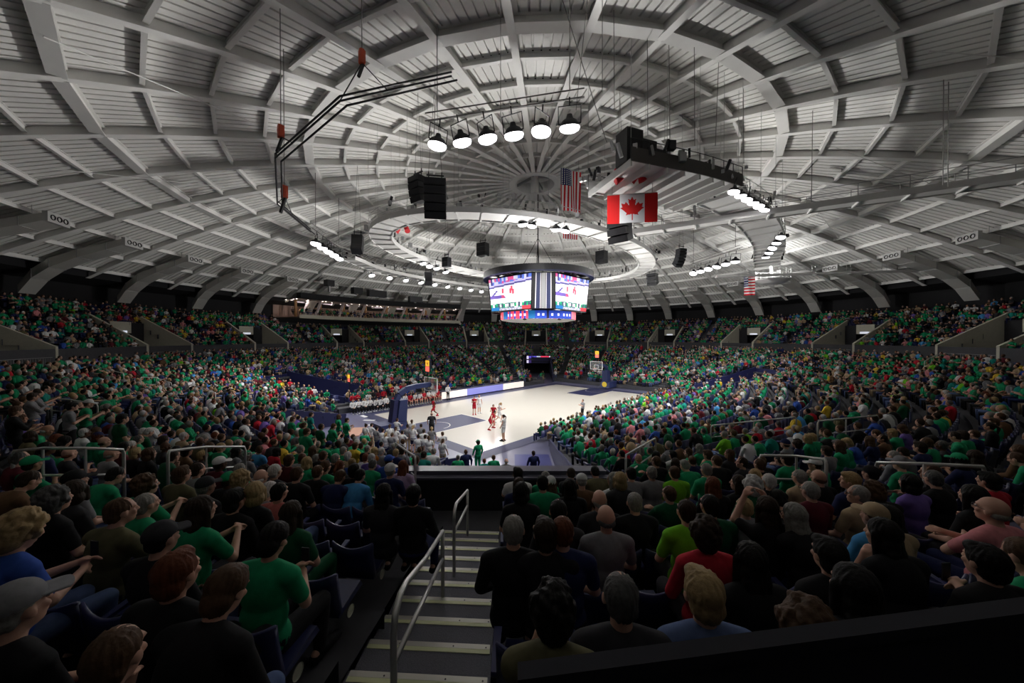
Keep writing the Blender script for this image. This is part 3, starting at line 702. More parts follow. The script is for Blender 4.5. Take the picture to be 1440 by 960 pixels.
catwalk(south, 4.0, 16.0, 'wide ribbed catwalk platform carrying black speakers, maple leaf flag below', gear=9.0, thick=.6, outer='umber', railm='black', rib=.34)
south2 = spline([(-4.3, -18.3), (0.5, -19.2), (6.5, -19.3), (12.5, -19), (17.5, -18.2), (23, -17.6)], 3)
catwalk(south2, 2.4, 15.9, 'narrow curved catwalk running on from the wide platform toward the lit round platform', gear=2.2)
north = spline([(-14, 14.5), (-9, 18.2), (-3, 20), (5, 20.4), (12, 20.2), (19, 19)], 4)
catwalk(north, 1.6, 15.7, 'straight lighting catwalk above the far left stands', gear=3)
catwalk([tuple(at_z(890, 330, 15.4)[:2]+(at_z(1440, 253, 15.4)[:2]-at_z(890, 330, 15.4)[:2])*k/9) for k in range(0, 13)], 1.1, 15.4, 'long white bridge catwalk from the oval ring to the right edge of the dome', gear=.2, hang=False, railm='grey')
catwalk([(5+k*2.2, 10.2+k*1.7) for k in range(7)], .9, 15.5, 'short white link catwalk between oval ring and far lighting catwalk', gear=.2, hang=False)
c1 = at_d(1120, 392, 43); catwalk([(c1[0]+(-12+3.5*k)*.55-2, c1[1]-(-12+3.5*k)*.83-3) for k in range(9)], .6, c1[2], 'thin pale service pipe walkway low under the right side of the dome', gear=.1, hang=False, thick=.1)
# lit round platform
c = at_d(1087, 394, 44); t = thing('round_platform', tuple(c), 'brightly lit white round platform with rails, flag hung beside it', 'platform')
mb = MB(); mb.lathe([(0, -.5), (1.2, -.42), (1.9, 0), (1.9, .12), (0, .12)], 'basket', 28); mb.obj('floor_pan', t)
mb = MB()
for k in range(14): a = k*2*PI/14; mb.tube([(1.85*math.cos(a), 1.85*math.sin(a), .1), (1.85*math.cos(a), 1.85*math.sin(a), 1.3)], .03, 'basket', 5)
for z in (.7, 1.3): mb.tube([(1.85*math.cos(a), 1.85*math.sin(a), z) for a in np.linspace(0, 2*PI, 29)], .03, 'basket', 5)
mb.obj('railing', t)
mb = MB(); mb.beam((-.6, 0, .1), (.2, .3, 2.4), .25, .25, 'basket'); mb.box((.4, -.5, .7), (.6, .5, 1.1), 'hardwhite'); mb.obj('winch_stand', t)
mb = MB(); mb.tube([(0, 0, 1.2), (0, 0, dome(30)-c[2])], .03, 'rail'); mb.obj('hanger_rod', t)
ld = bpy.data.lights.new('platform_lamp', 'POINT'); ld.energy = 650; ld.shadow_soft_size = .15; link('platform_lamp', ld, t, loc=(-.9, .9, 1.7))

# ------------------------------------------------------------------ floodlights
mb = MB(); mb.lathe([(0, .46), (.10, .45), (.15, .30), (.30, .22), (.41, .06), (.41, 0), (.36, -.01)], 'black', 20); hous = mb.mesh('housing', True)
mb = MB(); mb.lathe([(.40, .03), (.42, -.06), (.38, -.15), (.24, -.22), (0, -.24)], 'lens', 20); lens = mb.mesh('lens', True)
mb = MB(); mb.tube([(-.46, 0, .1), (-.46, 0, .75), (.46, 0, .75), (.46, 0, .1)], .025, 'black', 6); mb.tube([(0, 0, .75), (0, 0, 1.05)], .03, 'black', 6)
for s in (-1, 1): mb.beam((s*.46, 0, .1), (s*.36, 0, .1), .05, .05, 'black')
yoke = mb.mesh('yoke')
NL = [0]
spot = bpy.data.lights.new('flood_beam', 'SPOT'); spot.energy = LAMP_W; spot.spot_size = math.radians(80); spot.spot_blend = 1.0; spot.shadow_soft_size = .3; spot.color = (1, .99, .985)
def flood(p, label, group, aim=None, s=1., beam=True, zdrop=0):
    t = thing('floodlight', tuple(p), label, 'floodlight', group); t.scale = (s,)*3
    NL[0] += 1
    if aim is None:
        k = NL[0]; u = ((k*7) % 15-7)/7; v = ((k*5) % 9-4)/4
        aim = (u*13.5, v*7.5, 0.)
        if p[1] > 15: aim = (u*13.5, -11.5+v*6.5, 1.)          # far lamps reach over the court to the near-side tiers
        elif p[1] < -14 and p[0] < 16: aim = (u*13.5, 3+v*6, 0.) if k % 3 == 0 else (p[0]+3+u*10, -12.8+v*3.5, 1.)
        elif p[0] < -13 and p[1] < 0 and k % 3 == 0: aim = (2+u*12, -13.5+v*3, 1.)
        elif p[0] < -13 and p[1] > 0: aim = (-20+u*4, 11+v*5, 1.5)
        elif p[0] < -13 and k % 2: aim = (-19.5+u*4, v*9, .8)
        elif p[0] > 16: aim = (4+u*10, -12+v*4, 1.) if k % 2 else (-14+u*8, 2+v*9, 0.5)
    aim = np.array(aim); d = Vector(np.array(p)-aim).normalized()
    d = (d*.45+Vector((0, 0, 1))).normalized()
    q = d.to_track_quat('Z', 'Y'); t.rotation_mode = 'QUATERNION'; t.rotation_quaternion = q
    link('housing', hous, t); link('lens', lens, t); link('yoke', yoke, t)
    if beam:
        d2 = Vector(np.array(p)-aim).normalized(); o = link('flood_beam', spot, t, loc=(0, 0, -.32)); o.rotation_mode = 'QUATERNION'; o.rotation_quaternion = q.inverted()@d2.to_track_quat('Z', 'Y')
def frow(a, b, n, desc, group, s=1., pipe=True, aim=None):
    a, b = np.array(a, float), np.array(b, float)
    for k in range(n):
        p = a+(b-a)*k/max(1, n-1); flood(p, '%s floodlight from the left, lit, %s' % (ordn(k+1), desc), group, aim, s)
    if pipe:
        t = thing('lamp_pipe', tuple(a+(0, 0, 1.15)), 'steel pipe carrying the floodlights %s' % desc, 'pipe truss'); d = (b-a)/np.linalg.norm(b-a); L = np.linalg.norm(b-a)
        for k in range(3):
            off = np.array([(0, 0, 0), (0, 0, .35), (-d[1]*.3, d[0]*.3, .17)][k]); mb = MB(); mb.tube([tuple(-d*.6+off), tuple(d*(L+.6)+off)], .03, 'cable', 5); mb.obj('chord', t)
        mb = MB()
        for k in range(2):
            q = d*L*k; mb.tube([tuple(q+(0, 0, .35)), tuple(q+(0, 0, .35)+np.array([0, 0, max(1., dome(min(44, np.hypot(*(a+q)[:2])))-a[2]-1.5)]))], .025, 'cable', 4)
        mb.obj('hanger_cable', t)
G = lambda x, y, z: at_z(x, y, z)
frow(G(615, 203, 16.0), G(801, 178, 16.0), 6, 'in a row high above the near stands', 'large near floodlights')
frow(G(1032, 269, 15.5), G(1075, 294, 15.5), 6, 'at the end of the wide platform', 'floodlights beside the platform', s=.72, pipe=False)
frow(G(1098, 333, 15.3), G(1077, 361, 15.3), 5, 'along the outer side of the curved catwalk', 'floodlights on the curved catwalk', s=.78, pipe=False)
frow(G(975, 384, 15.2), G(1034, 367, 15.2), 6, 'on the pipe right of the scoreboard', 'floodlights right of the scoreboard')
frow(G(444, 342, 15.5), G(477, 363, 15.5), 5, 'on the pipe left of the oval ring', 'floodlights left of the oval ring')
frow((-9.5, 18.8, 15.1), (15, 20.6, 15.1), 11, 'under the lighting catwalk above the far left stands', 'floodlights on the far catwalk', s=.85, pipe=False)
for n_, (x, y) in enumerate([(735, 315), (748, 317), (782, 322), (795, 324)]): flood(at_d(x, y, 24.5), '%s of four lit floodlights hanging under the near edge of the oval ring' % ordn(n_+1), 'floodlights under the oval ring', s=.8)
for n_, (x, y) in enumerate([(595, 370), (604, 374), (614, 377), (627, 382)]): flood(at_d(x, y, 37), '%s of four lit floodlights at the far left edge of the oval ring' % ordn(n_+1), 'floodlights at the ring far left', s=.8)
for n_, (x, y) in enumerate([(904, 366), (904, 371), (903, 376)]): flood(at_d(x, y, 43.5), '%s of three stacked floodlights inside the right end of the oval ring' % ['upper', 'middle', 'lower'][n_], 'floodlights inside the ring right end', s=.9)

# added lamps that brighten the dome: small black boxes under the rim of the scoreboard, thrown up and outwards
mb = MB(); mb.box((0, 0, .14), (.26, .5, .06), 'black'); mb.box((-.12, 0, .24), (.04, .5, .2), 'black'); mb.box((.12, 0, .2), (.04, .5, .14), 'black'); mb.box((0, .24, .22), (.26, .03, .16), 'black'); mb.box((0, -.24, .22), (.26, .03, .16), 'black'); ub = mb.mesh('added_lamp_body')
mb = MB(); mb.box((0, 0, .06), (.1, .1, .12), 'grey'); uf = mb.mesh('mount')
rd = bpy.data.lights.new('added_uplight_beam', 'SPOT'); rd.energy = ADDED_UP_W; rd.spot_size = math.radians(84); rd.spot_blend = .8; rd.shadow_soft_size = .6; rd.color = (1, .985, .96)
for k in range(8):
    a = (k+.5)*PI/4; t = thing('added_uplight', (SBX+4.42*math.cos(a), SBY+4.42*math.sin(a), 8.86), 'small black added uplight box under the rim of the scoreboard, %s around the rim' % ordn(k+1), 'uplight', 'added uplights under the scoreboard rim', a); t.scale = (.6,)*3
    link('added_lamp_body', ub, t); link('mount', uf, t); o = link('added_uplight_beam', rd, t, loc=(.25, 0, .45)); o.rotation_euler = (0, PI+1.04, 0)

# ------------------------------------------------------------------ loudspeakers
def line_array(p, az, n, w, h, dep, label, curve_=.09):
    t = thing('line_array', tuple(p), label, 'loudspeaker', 'hung loudspeakers', az); ang = 0; q = np.array([0., 0, 0])
    for k in range(n):
        R = np.array([[math.cos(ang), 0, math.sin(ang)], [0, 1, 0], [-math.sin(ang), 0, math.cos(ang)]])
        mb = MB(); mb.box(q+R@np.array([0, 0, -h/2]), (dep, w, h*.96), 'black', R=R); mb.box(q+R@np.array([dep/2+.01, 0, -h/2]), (.02, w*.9, h*.8), 'dark', R=R); mb.obj('speaker_box', t)
        q = q+R@np.array([0, 0, -h]); ang += curve_
    mb = MB()
    for y in (-w*.3, w*.3): mb.tube([(0, y, 0), (0, y, .5)], .03, 'black'); mb.tube([(0, y, .5), (0, 0, max(.8, dome(min(44, math.hypot(p[0], p[1])))-p[2]))], .012, 'cable', 4)
    mb.beam((0, -w*.4, .3), (0, w*.4, .3), .08, .06, 'black'); mb.obj('rigging_frame', t)
for i, (x, y, d, n, w, h, dep, turn, cv, lab) in enumerate([
    (588, 250, 21, 4, 1.0, .36, .8, 2.5, .10, 'left box of the big twin black loudspeaker cluster near the oval ring'),
    (612, 254, 20, 5, 1.25, .42, .9, 3.3, .12, 'right and larger box of the big twin black loudspeaker cluster'),
    (503, 331, 30, 5, .9, .32, .7, .2, .14, 'curved black loudspeaker hanging left of the oval ring'),
    (679, 342, 40, 3, 1.2, .5, .9, 2.6, 0, 'square black loudspeaker left of the scoreboard inside the ring'),
    (846, 353, 42, 3, 1.2, .5, .9, 2.3, 0, 'square black loudspeaker right of the scoreboard inside the ring'),
    (871, 312, 22, 3, 1.3, .42, .9, 2.4, .2, 'angular black loudspeaker just below the maple leaf flag'),
    (958, 350, 38, 6, .9, .32, .7, 3.4, .15, 'curved black loudspeaker right of the oval ring'),
    (917, 385, 44, 4, 1.2, .35, .9, 2.4, .15, 'low tilted black loudspeaker below the right end of the ring'),
    (602, 383, 42, 5, .9, .3, .8, .3, .16, 'curved black loudspeaker below the left end of the ring'),
    (628, 362, 36, 2, .8, .5, .6, 2.6, .0, 'small black loudspeaker on the far left edge of the ring')]):
    line_array(at_d(x, y, d), YAW+turn, n, w, h, dep, lab, cv)
for x, y, d, lab in ((885, 178, 17.6, 'front large black speaker cabinet on the wide platform'), (905, 190, 18.6, 'second large black speaker cabinet on the wide platform'), (925, 203, 19.6, 'third dark cabinet on the wide platform beside the lamps')):
    p = at_d(x, y, d); t = thing('speaker_cabinet', (p[0], p[1], 16.05), lab, 'loudspeaker', 'cabinets on the platform', -.45)
    mb = MB(); mb.box((0, 0, .85), (1.0, .9, 1.7), 'black'); mb.obj('cabinet', t)
    mb = MB(); mb.box((0, -.46, .85), (.85, .03, 1.5), 'dark'); mb.obj('grille', t)
# dark winch boxes on the far lounge roof are built with the lounge

# ------------------------------------------------------------------ bent black pipe truss on three chain hoists
tr = thing('pipe_truss', (0, 0, 0), 'bent black three-pipe truss hanging from orange chain hoists', 'pipe truss')
TP = [(635, 107, 13.5), (478, 142, 11.5), (387, 222, 14), (390, 287, 16.5), (437, 326, 20)]
for k, off in enumerate(((0, 0, 0), (.0, .0, .16), (.18, -.12, -.12))):
    mb = MB(); mb.tube([tuple(at_d(*q)+np.array(off)) for q in TP], .035, 'black', 6); mb.obj('pipe', tr)
for (x, y, d, ends, lab) in ((509, 80, 11.9, ((478, 142, 11.5), (545, 127, 12.3)), 'orange chain hoist at the top of the bent pipe truss'), (395, 185, 13.8, ((388, 221, 14), (412, 201, 13.4)), 'orange chain hoist at the left bend of the pipe truss'), (400, 270, 16.2, ((390, 286, 16.5), (413, 306, 18.1)), 'lowest orange chain hoist of the bent pipe truss')):
    p = at_d(x, y, d); t = thing('chain_hoist', tuple(p), lab, 'hoist', 'orange chain hoists'); s = d/12.
    mb = MB(); mb.box((0, 0, 0), (.18*s, .18*s, .42*s), 'orange'); mb.lathe([(0, -.26), (.1*s, -.24), (.12*s, 0), (.1*s, .24), (0, .26)], 'orange', 10); mb.obj('hoist_body', t)
    mb = MB(); mb.tube([(.05, 0, -.2), (-.12*s, .0, -.75*s)], .06*s, 'black'); mb.obj('chain_bag', t)
    mb = MB(); mb.tube([(0, 0, .2), (0, 0, max(1., dome(np.hypot(*p[:2]))-p[2]))], .018, 'cable', 4); mb.obj('lift_chain', t)
    mb = MB()
    for q in ends: mb.tube([(0, 0, -.2), tuple(at_d(*q)-p)], .02, 'black', 4)
    mb.obj('sling', t)

# ------------------------------------------------------------------ flags
def flag_mesh(w, h, nu, nv, fn, m, amp=.06, vertical=False):
    V = []; F = []; cols = []
    for j in range(nv+1):
        for i in range(nu+1):
            u, v = i/nu, j/nv; V.append(((u-.5)*w, amp*math.sin(u*9+v*2)*(1-v*.3), -(1-v)*h))
    for j in range(nv):
        for i in range(nu): F.append((j*(nu+1)+i, j*(nu+1)+i+1, (j+1)*(nu+1)+i+1, (j+1)*(nu+1)+i)); cols.append((*fn((i+.5)/nu, (j+.5)/nv), 1))
    me = bpy.data.meshes.new('flag_cloth'); me.from_pydata(V, [], F); me.materials.append(MATS[m])
    at = me.attributes.new('col', 'FLOAT_COLOR', 'FACE'); at.data.foreach_set('color', np.array(cols, np.float32).ravel()); return me
RED, WHT, BLU = (.55, .012, .02), (.72, .72, .72), (.012, .018, .10)
def usa(u, v):      # hung vertically, union at upper left
    if u < .54 and v > .6:
        i, j = int(u/.54*11), int((v-.6)/.4*18); return WHT if (i+j) % 2 == 0 and i % 2 == 1 - (j % 2) * 0 and 0 <= i else BLU
    return RED if int(u*13) % 2 == 0 else WHT
def usa_h(u, v):
    if u < .4 and v > .46:
        i, j = int(u/.4*11), int((v-.46)/.54*9); return WHT if i % 2 and j % 2 else BLU
    return RED if int(v*13) % 2 == 0 else WHT
LEAF = [(0, 1), (.10, .80), (.22, .86), (.17, .50), (.36, .70), (.40, .58), (.60, .62), (.54, .42), (.64, .36), (.30, .06), (.34, -.05), (.03, 0), (.03, -.36), (-.03, -.36), (-.03, 0)]
LEAF += [(-x, y) for x, y in LEAF[1:11]][::-1]
def in_poly(x, y, P):
    r = False; n = len(P)
    for i in range(n):
        (x1, y1), (x2, y2) = P[i], P[i-1]
        if (y1 > y) != (y2 > y) and x < (x2-x1)*(y-y1)/(y2-y1)+x1: r = not r
    return r
def canada(u, v):
    if u < .25 or u > .75: return (.60, .02, .02)
    return (.60, .02, .02) if in_poly((u-.5)*68/25, (v-.5)*40/25+.32, LEAF) else (.70, .70, .72)
def flag(x, y, d, wpx, hpx, fn, label, face, nu=60, nv=60):
    p = at_d(x, y, d); w, h = wpx*d/480, hpx*d/480
    t = thing('flag', tuple(p), label, 'flag', None, face); link('flag_cloth', flag_mesh(w, h, nu, nv, fn, 'painted_fabric', .03*h), t)
    mb = MB(); mb.tube([(-w/2, 0, .02), (w/2, 0, .02)], .03, 'rail'); mb.tube([(-w*.4, 0, 0), (-w*.4, 0, 1.)], .012, 'cable', 4); mb.tube([(w*.4, 0, 0), (w*.4, 0, 1.)], .012, 'cable', 4); mb.obj('flag_bar', t)
flag(803, 239, 27.5, 34, 58, usa, 'stars and stripes flag hanging vertically left of the wide platform', YAW-PI/2+.5, 52, 90)
flag(889, 273, 19.5, 68, 40, canada, 'red and white maple leaf flag hanging under the wide platform', YAW-PI/2-.15, 96, 60)
flag(802, 316, 30, 22, 20, lambda u, v: usa(u, v*.45), 'second stars and stripes flag seen low behind the oval ring', YAW-PI/2+.3, 39, 20)
flag(1054, 388, 42, 13, 27, usa_h, 'stars and stripes flag hanging beside the lit round platform', YAW-PI/2-.5, 40, 52)
def bundle(x, y, d, s, label, seed):
    rr = random.Random(seed); p = at_d(x, y, d); t = thing('flag_bundle', tuple(p), label, 'folded flag', 'rolled red flags')
    for k in range(3):
        mb = MB(); q = np.array([(k-1)*s*.8, 0, 0]); pts = [q+np.array([rr.uniform(-.3, .3), rr.uniform(-.1, .1), -.25*j+rr.uniform(-.1, .1)])*s for j in range(4)]
        mb.tube(pts, [.16*s, .26*s, .22*s, .3*s], 'red', 8); mb.obj('red_roll', t)
    mb = MB(); mb.tube([(-.9*s, .05, .1*s), (.9*s, .05, .1*s)], .18*s, 'black', 8); mb.obj('black_wrap', t)
    t.rotation_euler = (0, 0, YAW-PI/2)
bundle(888, 238, 18.9, .8, 'red rolled flags tied under the wide platform', 1); bundle(1064, 309, 30, .8, 'red rolled flags under the curved catwalk', 2); bundle(560, 316, 27, .75, 'red rolled flags under the left end of the oval ring', 3)

# ------------------------------------------------------------------ drop cables
for i, (x0, y0, x1, y1, d) in enumerate([(826, 0, 810, 155, 14.4), (791, 0, 853, 200, 15), (847, 0, 847, 130, 14), (863, 0, 864, 155, 15.5), (976, 10, 977, 205, 17), (1014, 0, 1006, 205, 18), (1045, 60, 1046, 230, 20), (910, 0, 911, 190, 16.5), (940, 10, 942, 195, 17), (1327, 110, 1326, 260, 17), (1334, 115, 1333, 262, 17.2), (1143, 140, 1141, 290, 22), (612, 140, 610, 200, 15.2), (704, 0, 704, 165, 14.5)]):
    a = at_d(x0, y0, d); b = at_d(x1, y1, d); mb = MB(); mb.tube([a, b], .018, 'cable', 4)
    o = mb.obj('drop_cable', label='thin dark steel cable dropping from the dome, %s of the loose cables from the left' % ordn(1+sorted([826, 791, 847, 863, 976, 1014, 1045, 910, 940, 1327, 1334, 1143, 612, 704]).index(x0)), cat='cable', group='drop cables')

# ------------------------------------------------------------------ lounge under the far left edge of the dome
A0_, A1_ = math.radians(107.5), math.radians(63.5); RLn = 41.2; z0, z1 = 10.75, 13.75
lg = link('wall_lounge', None, None, (0, 0, 0), kind='structure', label='lit glass-fronted lounge under the far left dome edge')
ns = 26; an = [A0_+(A1_-A0_)*i/ns for i in range(ns+1)]; cs = lambda r, a, z: (r*math.cos(a), r*math.sin(a), z)
def band(name, r0, za, r1, zb, m):
    mb = MB()
    for a, b in zip(an[:-1], an[1:]): mb.face([cs(r0, a, za), cs(r0, b, za), cs(r1, b, zb), cs(r1, a, zb)], m)
    return mb.obj(name, lg)
band('lounge_floor', RLn-.1, z0-.1, 48.3, z0-.1, 'conc'); band('lounge_back_wall', 48.2, z0, 48.2, z1, 'warm'); band('lounge_ceiling', RLn, z1-.15, 48.3, z1-.15, 'warmc')
mb = MB()
for a, b in zip(an[:-1], an[1:]):
    q = [cs(RLn-.7, a, 0), cs(RLn-.7, b, 0), cs(RLn+.5, b, 0), cs(RLn+.5, a, 0)]; mb.hexa([(x, y, z1-.1) for x, y, _ in q], [(x, y, z1+.75) for x, y, _ in q], 'dark')
mb.obj('lounge_fascia', lg)
mb = MB()
for a, b in zip(an[:-1], an[1:]): mb.face([cs(RLn-.3, a, z0-.35), cs(RLn-.3, b, z0-.35), cs(RLn-.3, b, z0+.25), cs(RLn-.3, a, z0+.25)], 'conc')
mb.obj('lounge_front_rail', lg)
for k in range(8):
    a = A0_+(A1_-A0_)*(k+.7)/8; b = a+(A1_-A0_)*.055; mb = MB(); mb.beam(cs(RLn+.2, a, z0-.2), cs(RLn+1.2, b, z1), .35, .3, 'warmc'); mb.obj('leaning_column', lg)
    mb = MB(); c = a-(A1_-A0_)*.05; mb.lathe([(.22, 0), (.22, z1-z0)], 'tan', 10, cs(44.0, c, z0)); mb.obj('round_column', lg)
rr = random.Random(5); mb = MB()
for k in range(90):
    a = A0_+(A1_-A0_)*rr.random(); r = rr.uniform(RLn+.6, 48); p = cs(r, a, z1-.17); mb.lathe([(.10, 0), (0, -.015)], 'down', 6, p)
mb.obj('downlights', lg, kind='stuff')
ld = bpy.data.lights.new('lounge_lamp', 'AREA'); ld.energy = 1100; ld.size = 2.5; ld.color = (1, .80, .80)
for k in range(7):
    a = A0_+(A1_-A0_)*(k+.5)/7; link('lounge_lamp', ld, lg, loc=cs(46.4, a, z1-.25))
for i, (x, y, w, h) in enumerate(((463, 398, 1.2, 1.2), (502, 409, 1.6, 1.3), (530, 413, 3.2, 1.4), (584, 421, 2.4, 1.3))):
    p = at_d(x, y, 54+i*3); a = math.atan2(p[1], p[0]); t = thing('winch_box', tuple(p), 'dark equipment box on the lounge roof, %s from the left' % ordn(i+1), 'equipment box', 'boxes on the lounge roof', a)
    mb = MB(); mb.box((0, 0, 0), (1., w, h*.8), 'black'); mb.obj('case', t); mb = MB(); mb.beam((0, -w*.4, h*.4), (0, -w*.4, h*.62), .06, .06, 'grey'); mb.beam((0, w*.4, h*.4), (0, w*.4, h*.62), .06, .06, 'grey'); mb.obj('bracket', t)
    mb = MB(); mb.beam((0, 0, -h*.4), (0, 0, -h*.4-max(.1, p[2]-h*.4-(z1+.70))), .3, .3, 'grey'); mb.obj('foot', t)
from mathutils import noise as mnoise
# ------------------------------------------------------------------ figures: one continuous body per pose, clothes and hair as parts
def A3(*p): return np.array(p, float)
class Fig:
    """tapered limbs and ellipsoids that are fused into one skin"""
    def __init__(s): s.mb = MB()
    def limb(s, a, ra, b, rb, n=14):
        a, b = A3(*a), A3(*b); d = b-a; L = np.linalg.norm(d); d = d/L if L > 1e-6 else A3(0, 0, 1); pts, rs = [], []
        for k in range(5): t = -PI/2+k*PI/8; pts.append(a+d*ra*math.sin(t)); rs.append(max(1e-4, ra*math.cos(t)))
        for k in range(5): t = k*PI/8; pts.append(b+d*rb*math.sin(t)); rs.append(max(1e-4, rb*math.cos(t)))
        s.mb.tube(pts, rs, 'white', n)
    def chain(s, pts, rs):
        for i in range(len(pts)-1): s.limb(pts[i], rs[i], pts[i+1], rs[i+1])
    def egg(s, c, r, R=None):
        m = MB(); m.ball((0, 0, 0), r, 'white', 18, 12); R = np.eye(3) if R is None else R
        s.mb.poly([A3(*c)+R@A3(*v) for v in m.v], m.f, 'white')
    def mesh(s, name, m, voxel=.012, smooth=3, ratio=.35):
        me = s.mb.mesh('tmp'); o = bpy.data.objects.new('tmp', me); COL.objects.link(o)
        r = o.modifiers.new('r', 'REMESH'); r.mode = 'VOXEL'; r.voxel_size = voxel
        if smooth: q = o.modifiers.new('s', 'SMOOTH'); q.iterations = smooth; q.factor = .5
        if ratio < 1: q = o.modifiers.new('d', 'DECIMATE'); q.ratio = ratio
        dg = bpy.context.evaluated_depsgraph_get(); dg.update()
        out = bpy.data.meshes.new_from_object(o.evaluated_get(dg)); out.name = name
        bpy.data.objects.remove(o); bpy.data.meshes.remove(me)
        out.materials.clear(); out.materials.append(m)
        out.polygons.foreach_set('material_index', [0]*len(out.polygons)); out.polygons.foreach_set('use_smooth', [True]*len(out.polygons)); out.update(); return out
def rotz(a): c, s = math.cos(a), math.sin(a); return np.array([[c, -s, 0], [s, c, 0], [0, 0, 1.]])
def roty(a): c, s = math.cos(a), math.sin(a); return np.array([[c, 0, s], [0, 1, 0], [-s, 0, c]])
# pose table: lean (rad), head yaw, head pitch, left and right elbow and wrist in torso space, legs
SIT = dict(kind='sit', lean=0, hy=0, hp=.1, el=(.02, .26, .74), wl=(.27, .08, .62), er=(.02, -.26, .74), wr=(.26, -.07, .64))
POSES = {
 'hands in lap': dict(SIT), 'leaning forward': dict(SIT, lean=.42, hp=-.2, el=(.20, .24, .70), wl=(.42, .06, .66), er=(.20, -.24, .70), wr=(.42, -.05, .67)),
 'clapping': dict(SIT, lean=.1, hy=-.3, el=(.12, .25, .78), wl=(.35, .05, .90), er=(.12, -.25, .78), wr=(.35, -.04, .91)),
 'arms crossed': dict(SIT, lean=-.05, hy=.25, el=(.12, .25, .78), wl=(.22, -.10, .83), er=(.12, -.25, .78), wr=(.24, .10, .88)),
 'hand at chin': dict(SIT, lean=.2, hy=.3, el=(.24, .18, .72), wl=(.13, .07, 1.02), er=(.05, -.25, .72), wr=(.28, .02, .66)),
 'holding phone': dict(SIT, lean=.1, hp=-.35, el=(.10, .23, .78), wl=(.34, .06, .84), er=(.06, -.24, .76), wr=(.33, -.02, .80)),
 'head turned': dict(SIT, hy=.7, wl=(.26, .16, .62), wr=(.26, -.15, .62)),
 'hands raised': dict(SIT, lean=.0, hy=0, el=(.12, .27, 1.06), wl=(.16, .12, 1.30), er=(.12, -.27, 1.04), wr=(.16, -.12, 1.28)),
 'standing': dict(kind='stand', lean=0, hy=.1, hp=0, el=(-.03, .27, .80), wl=(.08, .27, .57), er=(-.03, -.27, .80), wr=(.08, -.27, .57)),
 'standing arms crossed': dict(kind='stand', lean=-.03, hy=.2, hp=0, el=(.10, .25, .80), wl=(.22, -.10, .84), er=(.10, -.25, .80), wr=(.24, .10, .90)),
 'standing hands forward': dict(kind='stand', lean=.06, hy=-.1, hp=-.1, el=(.03, .25, .77), wl=(.24, .08, .92), er=(.03, -.25, .77), wr=(.25, -.06, .90)),
 'defending crouch': dict(kind='crouch', lean=.55, hy=0, hp=-.25, el=(.10, .42, .88), wl=(.36, .58, .86), er=(.10, -.42, .86), wr=(.38, -.50, .70)),
 'running': dict(kind='run', lean=.22, hy=.2, hp=-.1, el=(-.15, .28, .82), wl=(.08, .26, .70), er=(.12, -.26, .82), wr=(.34, -.16, .92)),
}
def joints(P):
    k = P['kind']; base = {'sit': .53, 'stand': .93, 'crouch': .74, 'run': .90}[k]; off = base-.53; Rl = roty(P['lean'])
    T = lambda p: Rl@(A3(*p)-A3(0, 0, .53))+A3(0, 0, .53+off)
    J = dict(T=T, Rl=Rl, pel=T((-.02, 0, .55)), wai=T((-.045, 0, .72)), che=T((-.05, 0, .92)), nk=T((-.035, 0, 1.07)), hd=T((-.0, 0, 1.23)))
    J['R'] = rotz(P['hy'])@roty(-P['hp']+P['lean']*.35)
    for s, a in ((1, 'l'), (-1, 'r')):
        J['s'+a] = T((-.05, s*.185, 1.01)); J['e'+a] = T(P['e'+a]); J['w'+a] = T(P['w'+a])
        if k == 'sit': h, kn, an, to = (0, s*.09, .51), (.43, s*.13, .50), (.40, s*.13, .09), (.58, s*.15, .035)
        elif k == 'stand': h, kn, an, to = (0, s*.09, .93), (.02, s*.10, .50), (-.02, s*.11, .09), (.17, s*.13, .035)
        elif k == 'crouch': h, kn, an, to = (-.06, s*.11, .72), (.22, s*.30, .45), (-.0, s*.38, .09), (.17, s*.42, .035)
        else: h, kn, an, to = ((0, s*.09, .90), (.26, s*.10, .55), (.18, s*.11, .11), (.36, s*.12, .05)) if s > 0 else ((0, s*.09, .90), (-.10, s*.10, .48), (-.42, s*.11, .22), (-.30, s*.12, .06))
        J['h'+a], J['k'+a], J['a'+a], J['t'+a] = map(lambda p: A3(*p), (h, kn, an, to))
    return J
def hand(F, J, a, s):
    w = J['w'+a]; d = w-J['e'+a]; d /= np.linalg.norm(d); other = J['w'+('r' if a == 'l' else 'l')]-w
    n = A3(0, 0, -1)*.6+other/np.linalg.norm(other)*.8; n -= d*(n@d); n /= np.linalg.norm(n); sd = np.cross(d, n)
    F.limb(w, .027, w+d*.045, .03)
    for k, (o, L) in enumerate(((-.030, .062), (-.010, .072), (.010, .068), (.029, .054))):
        b = w+d*.07+sd*o; m = b+(d*.9+n*.35)*L*.55; e = m+(d*.6+n*.8)*L*.5; F.limb(b-d*.02, .0105, m, .010, 8); F.limb(m, .010, e, .0085, 8)
    b = w+d*.02-sd*.028; m = b+(d*.55-sd*.75+n*.2)*.042; F.limb(b, .014, m, .0115, 8); F.limb(m, .0115, m+(d*.85+n*.35)*.035, .0095, 8)
